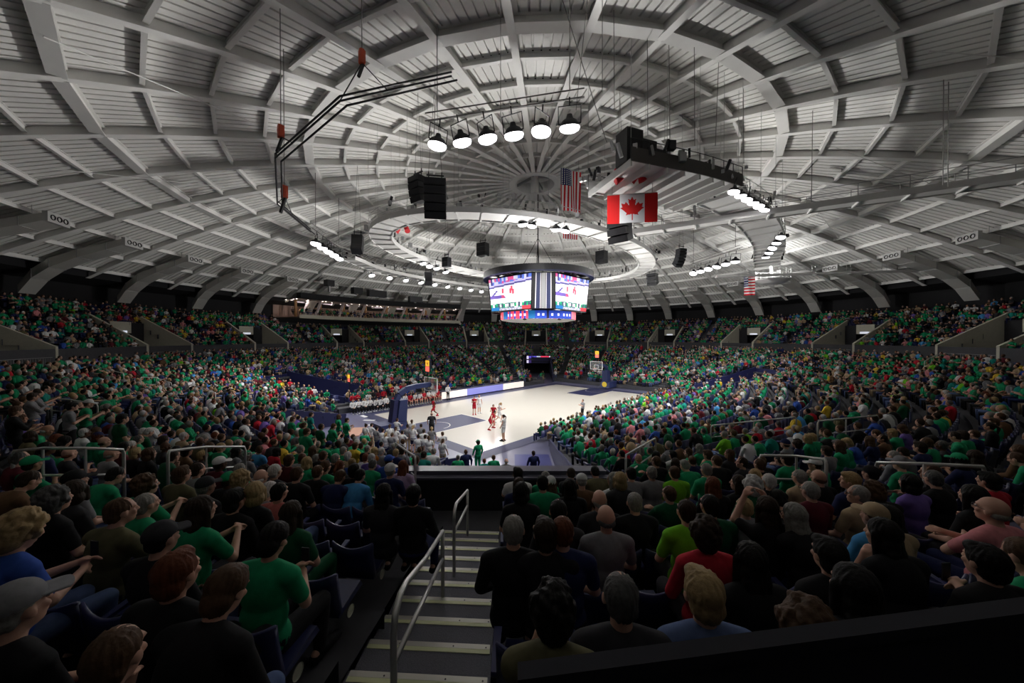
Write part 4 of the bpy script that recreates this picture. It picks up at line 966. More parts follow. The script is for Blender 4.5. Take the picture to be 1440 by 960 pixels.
def head(F, J):
    c, R = J['hd'], J['R']; H = lambda *p: c+R@A3(*p)
    F.egg(H(-.008, 0, .028), (.097, .078, .098), R); F.egg(H(.018, 0, -.045), (.072, .062, .075), R); F.limb(H(.055, 0, -.092), .026, H(.062, 0, -.088), .024)
    F.limb(H(.082, 0, .022), .012, H(.106, 0, -.022), .014); F.egg(H(.098, 0, -.024), (.014, .019, .011), R)          # nose
    for s in (1, -1): F.egg(H(.0, s*.079, -.008), (.022, .013, .033), R); F.limb(H(.086, s*.012, .034), .011, H(.074, s*.05, .030), .010); F.egg(H(.066, s*.042, -.025), (.022, .02, .02), R)
    F.egg(H(.080, 0, -.062), (.016, .027, .012), R)                                                                     # lips
    F.limb(J['nk'], .055, H(-.018, 0, -.05), .052)
def torso(F, J, g=0., top=True):
    Rl = J['Rl']; F.egg(J['pel'], (.125+g, .175+g, .135+g), Rl); F.egg(J['wai'], (.112+g, .155+g, .17+g), Rl); F.egg(J['che'], (.12+g, .17+g, .185+g), Rl)
    F.limb(J['sl'], .058+g, J['sr'], .058+g)
    for a in 'lr': F.limb(J['s'+a], .06+g, J['nk']+(J['s'+a]-J['nk'])*.25, .05+g)
def build_body(P):
    J = joints(P); F = Fig(); torso(F, J); head(F, J)
    for a, s in (('l', 1), ('r', -1)):
        F.limb(J['s'+a], .05, J['e'+a], .04); F.limb(J['e'+a], .042, J['w'+a], .027); hand(F, J, a, s)
        F.limb(J['h'+a], .085, J['k'+a], .058); F.limb(J['k'+a], .058, J['a'+a], .038); F.limb(J['a'+a], .042, J['t'+a], .033); F.limb(J['a'+a], .042, J['a'+a]-(J['t'+a]-J['a'+a])*.28+A3(0, 0, -.03), .035)
    return F.mesh('body', SKIN, .0085, 3, .22)
def build_shirt(P, sleeve):
    J = joints(P); F = Fig(); torso(F, J, .014)
    for a in 'lr':
        e = J['e'+a]; s = J['s'+a]
        if sleeve == 'none': continue
        F.limb(s, .066, s+(e-s)*(.7 if sleeve == 'short' else 1), .058 if sleeve == 'short' else .054)
        if sleeve == 'long': F.limb(e, .054, e+(J['w'+a]-e)*.97, .036)
    return F.mesh('shirt', CLOTH, .014, 4, .4)
def build_trousers(P, short=False):
    J = joints(P); F = Fig(); F.egg(J['pel'], (.14, .19, .12), J['Rl'])
    for a in 'lr':
        F.limb(J['h'+a], .099, J['k'+a] if not short else J['h'+a]*.3+J['k'+a]*.7, .072 if not short else .092)
        if not short: F.limb(J['k'+a], .072, J['a'+a]+(J['k'+a]-J['a'+a])*.06, .052)
    return F.mesh('shorts' if short else 'trousers', CLOTH, .015, 4, .4)
def build_shoes(P):
    J = joints(P); F = Fig()
    for a in 'lr':
        b, t = J['a'+a], J['t'+a]; u = t-b; u[2] = 0; u /= np.linalg.norm(u); z = min(t[2], .045)
        F.limb(A3(*(b[:2]-u[:2]*.06), t[2]+.012), .047, A3(*(t[:2]+u[:2]*.03), t[2]+.006), .043); F.limb(b, .053, b*.5+t*.5+A3(0, 0, .012), .054); F.limb(b*.5+t*.5+A3(0, 0, .01), .053, t+A3(0, 0, .006), .044)
    return F.mesh('shoes', CLOTH, .014, 2, .4)
rh = random.Random(3)
def build_hair(st):
    F = Fig(); E = lambda c, r: F.egg(c, r)
    if st == 'short': E((-.016, 0, .034), (.097, .085, .096)); E((-.05, 0, -.015), (.060, .075, .07))
    elif st == 'thick': E((-.016, 0, .040), (.104, .092, .100)); E((-.05, 0, -.025), (.070, .083, .085)); E((.045, .015, .085), (.055, .06, .04))
    elif st == 'bald': E((-.045, 0, -.02), (.064, .082, .045)); 
    elif st == 'curly':
        E((-.02, 0, .035), (.108, .10, .10)); E((-.05, 0, -.04), (.08, .095, .09))
        for k in range(90):
            a, b = rh.uniform(0, 2*PI), rh.uniform(-.7, 1.5); p = A3(math.cos(a)*math.cos(b)*.108-.022, math.sin(a)*math.cos(b)*.102, .035+math.sin(b)*.108)
            if p[0] > .055 and p[2] < .085: continue
            E(p, (.024, .024, .024))
    elif st == 'long':
        E((-.016, 0, .042), (.106, .096, .10)); E((-.055, 0, -.06), (.07, .098, .12)); F.limb((-.075, .05, -.10), .052, (-.115, .045, -.27), .04); F.limb((-.075, -.05, -.10), .052, (-.115, -.045, -.27), .04); F.limb((-.085, 0, -.1), .055, (-.125, 0, -.30), .036)
        for s in (1, -1): F.limb((.01, s*.085, .02), .028, (-.01, s*.098, -.16), .024)
    elif st == 'bob':
        E((-.018, 0, .042), (.108, .098, .102)); E((-.045, 0, -.05), (.082, .104, .095))
        for s in (1, -1): F.limb((.015, s*.084, .03), .028, (.005, s*.094, -.10), .022)
    elif st == 'ponytail': E((-.018, 0, .036), (.100, .088, .098)); E((-.05, 0, -.01), (.06, .076, .065)); F.limb((-.11, 0, .05), .03, (-.17, 0, .0), .034); F.limb((-.17, 0, .0), .034, (-.165, 0, -.17), .016)
    elif st == 'bun': E((-.018, 0, .036), (.100, .088, .098)); E((-.05, 0, -.01), (.06, .076, .065)); E((-.08, 0, .135), (.045, .045, .04))
    me = F.mesh('hair', HAIR, .009 if st == 'curly' else .008, 2 if st == 'curly' else 3, 1.0)
    for v in me.vertices:       # locks: shallow grooves running down from the crown, plus uneven tufts
        c = v.co; a = math.atan2(c.y, c.x+.02); k = mnoise.noise(Vector((a*4.5, c.z*9, 3.1)))*.007+mnoise.noise(Vector((a*13, c.z*14, 7.7)))*.004
        d = Vector((c.x+.02, c.y, c.z-.02)).normalized(); v.co = c+d*k*(.5 if st == 'bald' else 1)
    me.update(); return me
def build_cap():
    F = Fig(); F.egg((-.012, 0, .058), (.108, .096, .092)); m = F.mesh('cap', CLOTH, .011, 2, .5)
    # trim everything below the sweatband and add the brim
    mb = MB(); V = [v.co for v in m.vertices]
    keep = [p for p in m.polygons if min(V[i].z for i in p.vertices) > .035]
    used = {}; vs = []
    for p in keep:
        for i in p.vertices:
            if i not in used: used[i] = len(vs); vs.append(tuple(V[i]))
    mb.poly(vs, [tuple(used[i] for i in p.vertices) for p in keep], CLOTH)
    top, bot = [], []; n = 12
    for k in range(n+1):
        t = -1.15+2.3*k/n; top.append([(.088*math.cos(t)+.0, .092*math.sin(t), .052), (.085+.105*math.cos(t*.9), .088*math.sin(t), .030-.012*abs(t))])
    for k in range(n):
        a, b, c, d = top[k][0], top[k][1], top[k+1][1], top[k+1][0]; dn = lambda p: (p[0], p[1], p[2]-.008)
        mb.face([a, b, c, d], CLOTH); mb.face([dn(d), dn(c), dn(b), dn(a)], CLOTH); mb.face([b, dn(b), dn(c), c], CLOTH)
    bpy.data.meshes.remove(m); return mb.mesh('cap', True)
def build_glasses():
    mb = MB()
    for s in (1, -1):
        mb.tube([(.104, s*.035+.024*math.cos(a), .008+.018*math.sin(a)) for a in np.linspace(0, 2*PI, 13)], .0025, 'black', 4); mb.tube([(.103, s*.058, .012), (.0, s*.084, .012)], .0025, 'black', 4)
    mb.tube([(.106, .011, .012), (.106, -.011, .012)], .0025, 'black', 4); return mb.mesh('glasses')
def build_eyes():
    mb = MB()
    for s in (1, -1): mb.ball((.082, s*.033, .010), .0105, 'hardwhite', 8, 6); mb.ball((.0885, s*.033, .010), .0055, 'eye', 8, 6)
    return mb.mesh('eyes', True)
HAIRS = {k: build_hair(k) for k in ('short', 'thick', 'bald', 'curly', 'long', 'bob', 'ponytail', 'bun')}
CAP, GLASS, EYES = build_cap(), build_glasses(), build_eyes()
CACHE = {}
def piece(kind, pose, *a):
    k = (kind, pose, *a)
    if k not in CACHE: CACHE[k] = {'body': build_body, 'shirt': build_shirt, 'trousers': build_trousers, 'shoes': build_shoes}[kind](POSES[pose], *a)
    return CACHE[k]
def build_phone(): mb = MB(); mb.box((0, 0, 0), (.008, .072, .145), 'black'); return mb.mesh('phone')
# colour vocabulary -------------------------------------------------
SH = {'green': (.011, .27, .115), 'dark green': (.008, .085, .035), 'lime green': (.16, .48, .02), 'teal': (.01, .22, .18), 'black': (.010, .010, .011), 'charcoal': (.030, .030, .034), 'grey': (.20, .20, .21),
      'white': (.62, .62, .62), 'navy': (.014, .02, .075), 'blue': (.03, .08, .35), 'light blue': (.06, .27, .55), 'red': (.42, .015, .03), 'maroon': (.10, .012, .02), 'pink': (.60, .22, .24), 'purple': (.16, .10, .36),
      'olive': (.11, .10, .05), 'tan': (.38, .28, .17), 'yellow': (.60, .42, .04), 'brown': (.13, .07, .035), 'salmon': (.52, .15, .13), 'lilac': (.46, .34, .52), 'orange': (.6, .2, .03), 'denim': (.09, .13, .26)}
HC = {'black': (.008, .007, .006), 'dark brown': (.028, .017, .010), 'brown': (.075, .040, .020), 'auburn': (.13, .038, .016), 'blond': (.36, .25, .12), 'grey': (.24, .23, .21), 'white': (.52, .51, .49), 'dark grey': (.09, .088, .085)}
SK = {'fair': (.58, .34, .25), 'tan skin': (.42, .23, .15), 'dark skin': (.10, .05, .03)}
PEOPLE = []
def person(p, az, pose, hair, hc, shirt, label, cat='person', group=None, cap=None, glasses=False, skin='fair', legs='denim', sleeve='short', scale=1., eyes=False, shorts=False, shoes='black', phone=False):
    if label and label in LABELS: label = label+' too'
    LABELS.add(label)
    jt = joints(POSES[pose]); sy = 1.04 if hair in ('short', 'thick', 'bald') else .96
    o = link('person', piece('body', pose), None, tuple(p), az, SK[skin], label, cat, group, scale=(scale, scale*sy, scale))
    link('shirt', piece('shirt', pose, sleeve), o, color=SH[shirt] if isinstance(shirt, str) else shirt); link('shorts' if shorts else 'trousers', piece('trousers', pose, shorts), o, color=SH[legs])
    link('shoes', piece('shoes', pose), o, color=SH[shoes])
    m = Matrix.Translation(Vector(jt['hd']))@Matrix([list(r) for r in jt['R']]).to_4x4()
    parts = []
    if cap: parts.append(link('cap', CAP, o, color=SH[cap])); 
    if hair: parts.append(link('hair', HAIRS[hair], o, color=HC[hc]))
    if glasses: parts.append(link('glasses', GLASS, o))
    if eyes: parts.append(link('eyes', EYES, o))
    for q in parts: q.matrix_local = m
    if cap and hair in ('short', 'thick', 'curly'): parts[1].scale = (.96, .97, .86)
    if phone:
        w = Vector(jt['wl'])+Vector((.09, -.02, .05)); ph = link('phone', PHONE, None, tuple(Matrix.Rotation(az, 3, 'Z')@(w*scale)+Vector(p)), az, label='black phone held by the %s' % ' '.join(label.split()[:9]), cat='phone')
    PEOPLE.append((o, p)); return o
LABELS = set(); PHONE = build_phone()
HAIRWORD = {'short': 'short %s hair', 'thick': 'full %s hair', 'bald': 'bald %s-fringed head', 'curly': 'curly %s hair', 'long': 'long %s hair', 'bob': '%s bob', 'ponytail': '%s ponytail', 'bun': '%s bun'}
def desc(hair, hc, shirt, cap=None):
    return 'person, %s, %s' % ((cap+' cap') if cap else HAIRWORD[hair] % hc, shirt+' top')

# ------------------------------------------------------------------ seats
def seat_meshes():
    mb = MB(); n = 8; V = []; hw = .245
    for layer, o in ((0, 0), (1, .035)):
        for j, (z, x) in enumerate(((.44, -.19), (.60, -.225), (.74, -.25), (.84, -.262))):
            for i in range(n+1):
                t = i/n*2-1; dip = -.045*(1-t*t)*(1 if j == 3 else .4 if j == 2 else 0); V.append((x+.045*t*t-o*(1 if layer else 0), t*hw, z+dip+(0 if j < 3 else .012*abs(t))))
    k = n+1; F = []
    for j in range(3):
        for i in range(n):
            a = j*k+i; F.append((a, a+1, a+k+1, a+k)); b = 4*k+a; F.append((b, b+k, b+k+1, b+1))
    for i in range(n): F += [(3*k+i, 3*k+i+1, 7*k+i+1, 7*k+i), (i, 4*k+i, 4*k+i+1, i+1)]
    for j in range(3): F += [(j*k, j*k+k, 5*k+j*k, 4*k+j*k), (j*k+n, 4*k+j*k+n, 5*k+j*k+n, j*k+k+n)]
    mb.poly(V, F, 'seat'); back = mb.mesh('backrest', True)
    mb = MB(); mb.tube([(-.262+.045*t*t-.018, t*hw, .84-.045*(1-t*t)+.012*abs(t)) for t in np.linspace(-1, 1, 9)], .014, 'seatfab', 6); edge = mb.mesh('top_edge', True)  # rim in a paler blue: lit seat-top edge put into the colour
    mb = MB(); mb.hexa([(-.18, -.23, .40), (.24, -.22, .42), (.24, .22, .42), (-.18, .23, .40)], [(-.18, -.23, .445), (.22, -.21, .475), (.22, .21, .475), (-.18, .23, .445)], 'seat'); pan = mb.mesh('seat_pan')
    mb = MB(); mb.hexa([(-.20, -.02, .60), (.10, -.025, .645), (.10, .025, .645), (-.20, .02, .60)], [(-.20, -.02, .63), (.10, -.03, .675), (.10, .03, .675), (-.20, .02, .63)], 'seatfab'); arm = mb.mesh('armrest')
    mb = MB(); mb.hexa([(-.10, -.02, 0), (.06, -.02, 0), (.06, .02, 0), (-.10, .02, 0)], [(-.21, -.02, .60), (-.02, -.02, .60), (-.02, .02, .60), (-.21, .02, .60)], 'black'); leg = mb.mesh('standard')
    mb = MB(); m2 = MB(); m2.lathe([(.055, 0), (.05, .008), (0, .008)], 'plate', 16); mb.poly([(v[0]-.08, v[2]*1, v[1]+.40) for v in m2.v], m2.f, 'plate'); disc = mb.mesh('number_plate')
    return back, edge, pan, arm, leg, disc
BACK, EDGE, PAN, ARM, LEG, DISC = seat_meshes()

# seat grid: position, facing, row, index from the stairs, level
def grid():
    out = []
    for k in range(NR):
        r = curve((k+.52)/NR); x, y = r*np.cos(TH), r*np.sin(TH); xs, ys = np.append(x, x[0]), np.append(y, y[0])
        s = np.concatenate([[0], np.cumsum(np.hypot(np.diff(xs), np.diff(ys)))])
        u, v = stair_uv(xs, ys); near = np.where((u > -3) & (u < 30), np.abs(v), 99.); s0 = s[int(np.argmin(near))]+v[int(np.argmin(near))]*0
        sg = np.sign(v[(int(np.argmin(near))+3) % len(v)]-v[int(np.argmin(near))]) or 1; s0 = s0-sg*v[int(np.argmin(near))]
        q = np.concatenate([s0+.985+.535*np.arange(400), s0-.985-.535*np.arange(400)]); q = q[(q > s0-s[-1]/2+.3) & (q < s0+s[-1]/2-.3)] % s[-1]; X, Y = np.interp(q, s, xs), np.interp(q, s, ys)
        a = np.arctan2(Y, X); R = np.hypot(X, Y); ok = ~in_tunnel(X, Y, .35) & ~in_stairs(X, Y, .26)
        u, v = stair_uv(X, Y); ok &= ~((u > -2.5) & (u < 9) & (np.abs(v) < .93))
        # the vomitory landing stays empty
        dd = (X-CAM[0])*FH[0]+(Y-CAM[1])*FH[1]; ll = (X-CAM[0])*RT[0]+(Y-CAM[1])*RT[1]; ok &= ~((dd > 6.7) & (dd < 8.6) & (ll > -3.2) & (ll < 2.8))
        for t in AISLE:
            if abs((t-CAMANG+PI) % (2*PI)-PI) < .05: continue
            ok &= ~(np.abs((a-t+PI) % (2*PI)-PI)*R < .62)
        e = .02; gx = frac(X+e, Y)-frac(X-e, Y); gy = frac(X, Y+e)-frac(X, Y-e); az = np.arctan2(-gy, -gx)
        for i in np.where(ok)[0]: out.append((X[i], Y[i], row_z(k), az[i], k, 0))
    for k in range(NU):
        r = RU0+(k+.5)*RUD; n = int(2*PI*r/.535)
        for i in range(n):
            a = 2*PI*i/n
            if in_portal(r, a, .35): continue
            if min(abs((a-t-.168+PI) % (2*PI)-PI) for t in PORT)*r < .55: continue
            if k >= 7 and A1_-.02 < a < A0_+.02: continue
            out.append((r*math.cos(a), r*math.sin(a), ZU0+DZU*k, a+PI, k, 1))
    for r in (41.9, 42.8, 43.7, 44.8):
        for a in np.arange(A1_+.02, A0_-.02, .62/r*(1 if r < 42 else 2)): out.append((r*math.cos(a), r*math.sin(a), z0-.1+(.3 if r < 42 else .45), a+PI, 0, 2))
    for j, y in enumerate((-9.05, -9.75)):
        for x in np.arange(-10.2, 14.2, .56):
            if abs((x+1.5) % 6-3) > .5 or j == 0: out.append((x, y, .02+.12*j, PI/2, -1-j, 0))
    return np.array(out)
CAMANG = math.atan2(CAM[1], CAM[0])
SEATS = grid(); SP = px(SEATS[:, :3]+np.array([0, 0, 1.2])); DEP = SP[:, 2]
INV = (DEP > .55) & (SP[:, 0] > -900) & (SP[:, 0] < 2400) & (SP[:, 1] < 1500)
SEATS, SP, DEP = SEATS[INV], SP[INV], DEP[INV]
TAKEN = np.zeros(len(SEATS), bool)
lab_cache = {}
UV = np.array([stair_uv(s[0], s[1]) for s in SEATS])
def place_words(i):
    k = int(SEATS[i, 4]); same = np.where((SEATS[:, 4] == k) & (SEATS[:, 5] == SEATS[i, 5]) & (np.sign(UV[:, 1]) == np.sign(UV[i, 1])))[0]
    n = int((np.abs(UV[same, 1]) < abs(UV[i, 1])-1e-6).sum())+1
    return '%s row down, %s seat %s of stairs' % (ordn(NR-k), ordn(n), 'right' if UV[i, 1] > 0 else 'left')
def solve_head(x, y, hh, floor=None):
    """walk along the ray until the head top stands hh above the tier under it"""
    d = ray(x, y); t = .8
    if floor is not None: return at_z(x, y, floor+hh)
    while t < 60:
        p = CAM+d*t; f = float(frac(p[0], p[1])); z = Z0+DZ*(min(NR-1, math.floor(max(0, f)*NR))+.35) if f > 0 else 0.
        if p[2] < z+hh: return p
        t += .02
    return CAM+d*20
def facing(x, y):
    e = .02; gx = frac(x+e, y)-frac(x-e, y); gy = frac(x, y+e)-frac(x, y-e); return math.atan2(-gy, -gx)
# hand-placed people: pixel of the head top, hair, hair colour, top colour, pose, options
HAND = [
 (8, 733, 'curly', 'blond', 'blue', 'holding phone', {}), (78, 687, 'curly', 'dark grey', 'black', 'hands in lap', {}), (106, 664, 'short', 'black', 'grey', 'hands in lap', dict(cap='black')),
 (40, 668, 'short', 'dark brown', 'brown', 'leaning forward', {}), (162, 662, 'short', 'black', 'green', 'leaning forward', {}), (196, 673, 'curly', 'brown', 'green', 'clapping', dict(eyes=1)),
 (156, 706, 'short', 'brown', 'olive', 'clapping', {}), (228, 738, 'short', 'black', 'black', 'hands in lap', dict(cap='charcoal', sleeve='long')), (25, 826, 'short', 'grey', 'black', 'hands in lap', dict(cap='grey', eyes=1)),
 (98, 930, 'short', 'brown', 'charcoal', 'hand at chin', {}), (250, 780, 'thick', 'auburn', 'black', 'hands in lap', dict(sleeve='long')), (318, 815, 'thick', 'brown', 'black', 'leaning forward', dict(sleeve='long')),
 (375, 746, 'thick', 'black', 'green', 'holding phone', {}), (272, 705, 'long', 'dark brown', 'green', 'clapping', {}), (290, 673, 'short', 'grey', 'charcoal', 'hands in lap', dict(cap='charcoal', sleeve='long')),
 (256, 657, 'thick', 'brown', 'olive', 'hands in lap', {}), (278, 651, 'short', 'dark brown', 'grey', 'hands in lap', {}), (340, 663, 'curly', 'blond', 'black', 'hands in lap', {}), (367, 661, 'bald', 'white', 'black', 'hands in lap', {}),
 (387, 653, 'short', 'white', 'charcoal', 'hands in lap', {}), (358, 680, 'bob', 'blond', 'black', 'head turned', {}), (357, 701, 'short', 'brown', 'grey', 'holding phone', dict(scale=.85)), (330, 690, 'thick', 'black', 'black', 'hands in lap', dict(sleeve='long')),
 (393, 680, 'short', 'black', 'salmon', 'hands in lap', {}), (410, 707, 'long', 'dark brown', 'dark green', 'hands in lap', dict(legs='dark green')), (418, 657, 'short', 'brown', 'black', 'hands in lap', {}), (378, 683, 'short', 'white', 'grey', 'leaning forward', {}),
 (506, 664, 'short', 'black', 'light blue', 'leaning forward', {}), (540, 682, 'long', 'black', 'charcoal', 'hands in lap', {}), (582, 684, 'thick', 'black', 'black', 'hands in lap', dict(sleeve='long')),
 (432, 643, 'bob', 'blond', 'green', 'hands in lap', {}), (447, 655, 'short', 'brown', 'black', 'hands in lap', {}), (458, 648, 'ponytail', 'brown', 'green', 'hands in lap', {}), (478, 648, 'ponytail', 'auburn', 'black', 'hands in lap', {}),
 (498, 653, 'thick', 'black', 'black', 'hands in lap', {}), (478, 665, 'short', 'brown', 'navy', 'leaning forward', {}), (524, 649, 'short', 'dark grey', 'green', 'leaning forward', {}), (549, 653, 'short', 'grey', 'navy', 'hands in lap', dict(cap='white')),
 (567, 648, 'long', 'auburn', 'lilac', 'hands in lap', {}), (585, 641, 'short', 'brown', 'lilac', 'hands in lap', {}), (596, 637, 'short', 'dark brown', 'teal', 'leaning forward', {}), (610, 632, 'short', 'grey', 'white', 'leaning forward', {}),
 (547, 641, 'short', 'brown', 'blue', 'hands in lap', dict(cap='blue')), (523, 638, 'short', 'white', 'purple', 'hands in lap', {}), (407, 640, 'thick', 'brown', 'maroon', 'hands in lap', {}),
 (722, 726, 'short', 'grey', 'black', 'hands in lap', dict(sleeve='long')), (767, 733, 'thick', 'dark brown', 'black', 'hands in lap', {}), (791, 728, 'short', 'auburn', 'navy', 'hands in lap', {}), (763, 669, 'short', 'black', 'green', 'hands in lap', {}),
 (733, 680, 'bob', 'black', 'black', 'hands in lap', {}), (801, 674, 'long', 'black', 'black', 'hands in lap', {}), (785, 704, 'short', 'black', 'charcoal', 'hands in lap', {}), (843, 691, 'bald', 'grey', 'charcoal', 'hands in lap', dict(sleeve='long')),
 (852, 713, 'bald', 'dark grey', 'grey', 'hands in lap', {}), (892, 694, 'short', 'grey', 'black', 'hands in lap', dict(sleeve='long')), (872, 665, 'bob', 'blond', 'charcoal', 'hands in lap', dict(sleeve='long')), (887, 657, 'short', 'black', 'grey', 'hands in lap', {}),
 (916, 656, 'short', 'grey', 'grey', 'hands in lap', {}), (948, 656, 'short', 'brown', 'lime green', 'hands in lap', {}), (963, 650, 'short', 'grey', 'green', 'leaning forward', {}), (993, 652, 'short', 'grey', 'green', 'hands in lap', {}),
 (1002, 672, 'long', 'auburn', 'black', 'hands in lap', {}), (1038, 670, 'long', 'dark brown', 'black', 'head turned', {}), (1057, 671, 'curly', 'white', 'dark green', 'hands in lap', {}), (1081, 667, 'short', 'white', 'black', 'hands in lap', {}),
 (965, 704, 'short', 'dark brown', 'lime green', 'hands in lap', {}), (998, 697, 'short', 'black', 'dark green', 'hands in lap', dict(sleeve='long')), (990, 731, 'curly', 'dark brown', 'red', 'hands in lap', dict(sleeve='long')),
 (1068, 645, 'short', 'brown', 'black', 'hands in lap', {}), (1078, 700, 'long', 'dark brown', 'black', 'hands raised', {}), (1055, 767, 'long', 'black', 'black', 'hands in lap', {}),
 (988, 807, 'thick', 'blond', 'denim', 'hands in lap', dict(sleeve='long')), (1130, 850, 'curly', 'brown', 'black', 'hands in lap', {}), (872, 810, 'short', 'dark grey', 'charcoal', 'hands in lap', dict(sleeve='long')), (777, 853, 'curly', 'black', 'olive', 'hand at chin', dict(legs='black')),
 (1124, 661, 'short', 'grey', 'tan', 'hands in lap', {}), (1151, 662, 'bald', 'brown', 'black', 'hands in lap', {}), (1139, 678, 'short', 'grey', 'maroon', 'hands in lap', dict(glasses=1, sleeve='long', eyes=1)), (1206, 684, 'short', 'grey', 'tan', 'head turned', dict(glasses=1, eyes=1)),
 (1134, 718, 'long', 'grey', 'black', 'hand at chin', dict(sleeve='long')), (1229, 711, 'short', 'brown', 'light blue', 'hands in lap', dict(cap='tan')), (1245, 712, 'thick', 'black', 'tan', 'head turned', dict(eyes=1)), (1224, 657, 'short', 'black', 'black', 'hands in lap', dict(cap='black', sleeve='long')),
 (1195, 665, 'thick', 'blond', 'navy', 'head turned', {}), (1094, 695, 'short', 'black', 'black', 'leaning forward', {}), (1106, 638, 'thick', 'dark brown', 'green', 'hands in lap', {}), (1279, 668, 'bob', 'black', 'purple', 'hands in lap', {}),
 (1322, 664, 'short', 'dark grey', 'black', 'clapping', dict(sleeve='long')), (1390, 665, 'thick', 'black', 'red', 'hands in lap', {}), (1368, 684, 'long', 'black', 'black', 'hands in lap', {}), (1387, 698, 'bald', 'grey', 'pink', 'arms crossed', dict(glasses=1, eyes=1, scale=1.06)),
 (1430, 640, 'short', 'brown', 'green', 'leaning forward', {}), (1266, 643, 'short', 'grey', 'green', 'hands in lap', dict(cap='grey')), (1308, 654, 'short', 'brown', 'charcoal', 'head turned', {}), (1270, 745, 'long', 'black', 'black', 'hand at chin', {}),
 (1165, 760, 'thick', 'black', 'black', 'hands in lap', dict(sleeve='long')), (1200, 800, 'long', 'black', 'black', 'hands in lap', {}), (1385, 770, 'thick', 'black', 'black', 'hands in lap', {}), (1462, 770, 'short', 'brown', 'green', 'holding phone', {}),
 (25, 572, 'thick', 'brown', 'black', 'standing arms crossed', dict(sleeve='long')), (48, 553, 'thick', 'dark brown', 'grey', 'standing arms crossed', dict(sleeve='long')), (56, 549, 'short', 'dark brown', 'grey', 'standing arms crossed', dict(sleeve='long')), (62, 546, 'short', 'black', 'teal', 'standing hands forward', {}),
 (99, 567, 'thick', 'black', 'grey', 'standing hands forward', dict(legs='black')), (122, 563, 'short', 'brown', 'green', 'standing hands forward', dict(cap='white')), (172, 583, 'thick', 'black', 'dark green', 'standing', {}), (66, 622, 'short', 'black', 'navy', 'hands in lap', dict(skin='dark skin')), (157, 630, 'bald', 'grey', 'grey', 'hands in lap', {}),
 (412, 586, 'short', 'brown', 'green', 'standing', {}), (428, 594, 'short', 'brown', 'green', 'standing', {}), (438, 580, 'short', 'dark brown', 'teal', 'standing', {}), (430, 603, 'short', 'brown', 'green', 'standing hands forward', {}), (452, 596, 'short', 'dark brown', 'dark green', 'standing', {}),
 (468, 596, 'short', 'brown', 'green', 'standing hands forward', {}), (477, 583, 'bob', 'brown', 'green', 'standing', {}), (487, 588, 'short', 'dark brown', 'green', 'standing hands forward', {}),
 (472, 638, 'short', 'grey', 'black', 'hands in lap', {}), (455, 634, 'short', 'brown', 'black', 'hands in lap', {}), (440, 628, 'long', 'brown', 'grey', 'hands in lap', {}), (423, 626, 'short', 'grey', 'green', 'hands in lap', {}), (462, 623, 'short', 'black', 'green', 'leaning forward', dict(cap='navy')), (483, 628, 'short', 'grey', 'green', 'hands in lap', {}),
 (500, 622, 'thick', 'brown', 'yellow', 'hands in lap', {}), (517, 626, 'short', 'grey', 'black', 'hands in lap', {}), (527, 629, 'bob', 'blond', 'orange', 'hands in lap', {}), (537, 629, 'short', 'white', 'grey', 'hands in lap', {}), (557, 631, 'short', 'blond', 'navy', 'hands in lap', {}), (566, 629, 'thick', 'dark brown', 'grey', 'hands in lap', {}),
]
OCC = []     # positions already used
used_lab = set()
def nearest_seat(p):
    d = np.hypot(SEATS[:, 0]-p[0], SEATS[:, 1]-p[1])+(SEATS[:, 5])*99; return int(np.argmin(d)), d
NEARLABEL = {}
for (x, y, hair, hc, top, pose, opt) in HAND:
    opt = dict(opt); sc = opt.pop('scale', 1.); stand = POSES[pose]['kind'] == 'stand'; hh = (1.735 if stand else 1.345)*sc
    if pose == 'leaning forward': hh -= .10
    p = solve_head(x, y, hh); f = float(frac(p[0], p[1])); z = Z0+DZ*(min(NR-1, math.floor(max(0, f)*NR))+.35) if f > 0 else 0.
    az = facing(p[0], p[1]) if f > 0 else YAW
    if pose == 'leaning forward': p = p-np.array([math.cos(az), math.sin(az), 0])*.28
    i, d = nearest_seat(p); TAKEN |= (np.hypot(SEATS[:, 0]-p[0], SEATS[:, 1]-p[1]) < .45) & (SEATS[:, 5] == 0)
    q = np.array([p[0], p[1], z]); near = np.linalg.norm(q-CAM) < 9
    lab = desc(hair, hc, top, opt.get('cap')).replace('person, ', 'standing person, ' if stand else 'person, ')+', '+place_words(i)
    if len(lab.replace(',', '').split()) > 16: lab = lab.replace(' of stairs', '').replace('-fringed', '')+' of stairs'; lab = ' '.join(w for w in lab.split() if w != 'short') if len(lab.split()) > 16 else lab
    while lab in used_lab: lab = lab.replace('person,', 'other person,', 1)
    used_lab.add(lab); opt.setdefault('legs', random.choice(('denim', 'black', 'charcoal', 'navy')))
    for b in ('glasses', 'eyes'): opt[b] = bool(opt.get(b, False))
    person(q, az, pose, hair, hc, top, lab, group='spectators in the lower bowl', scale=sc, phone=(pose == 'holding phone'), **opt)
    OCC.append(q)

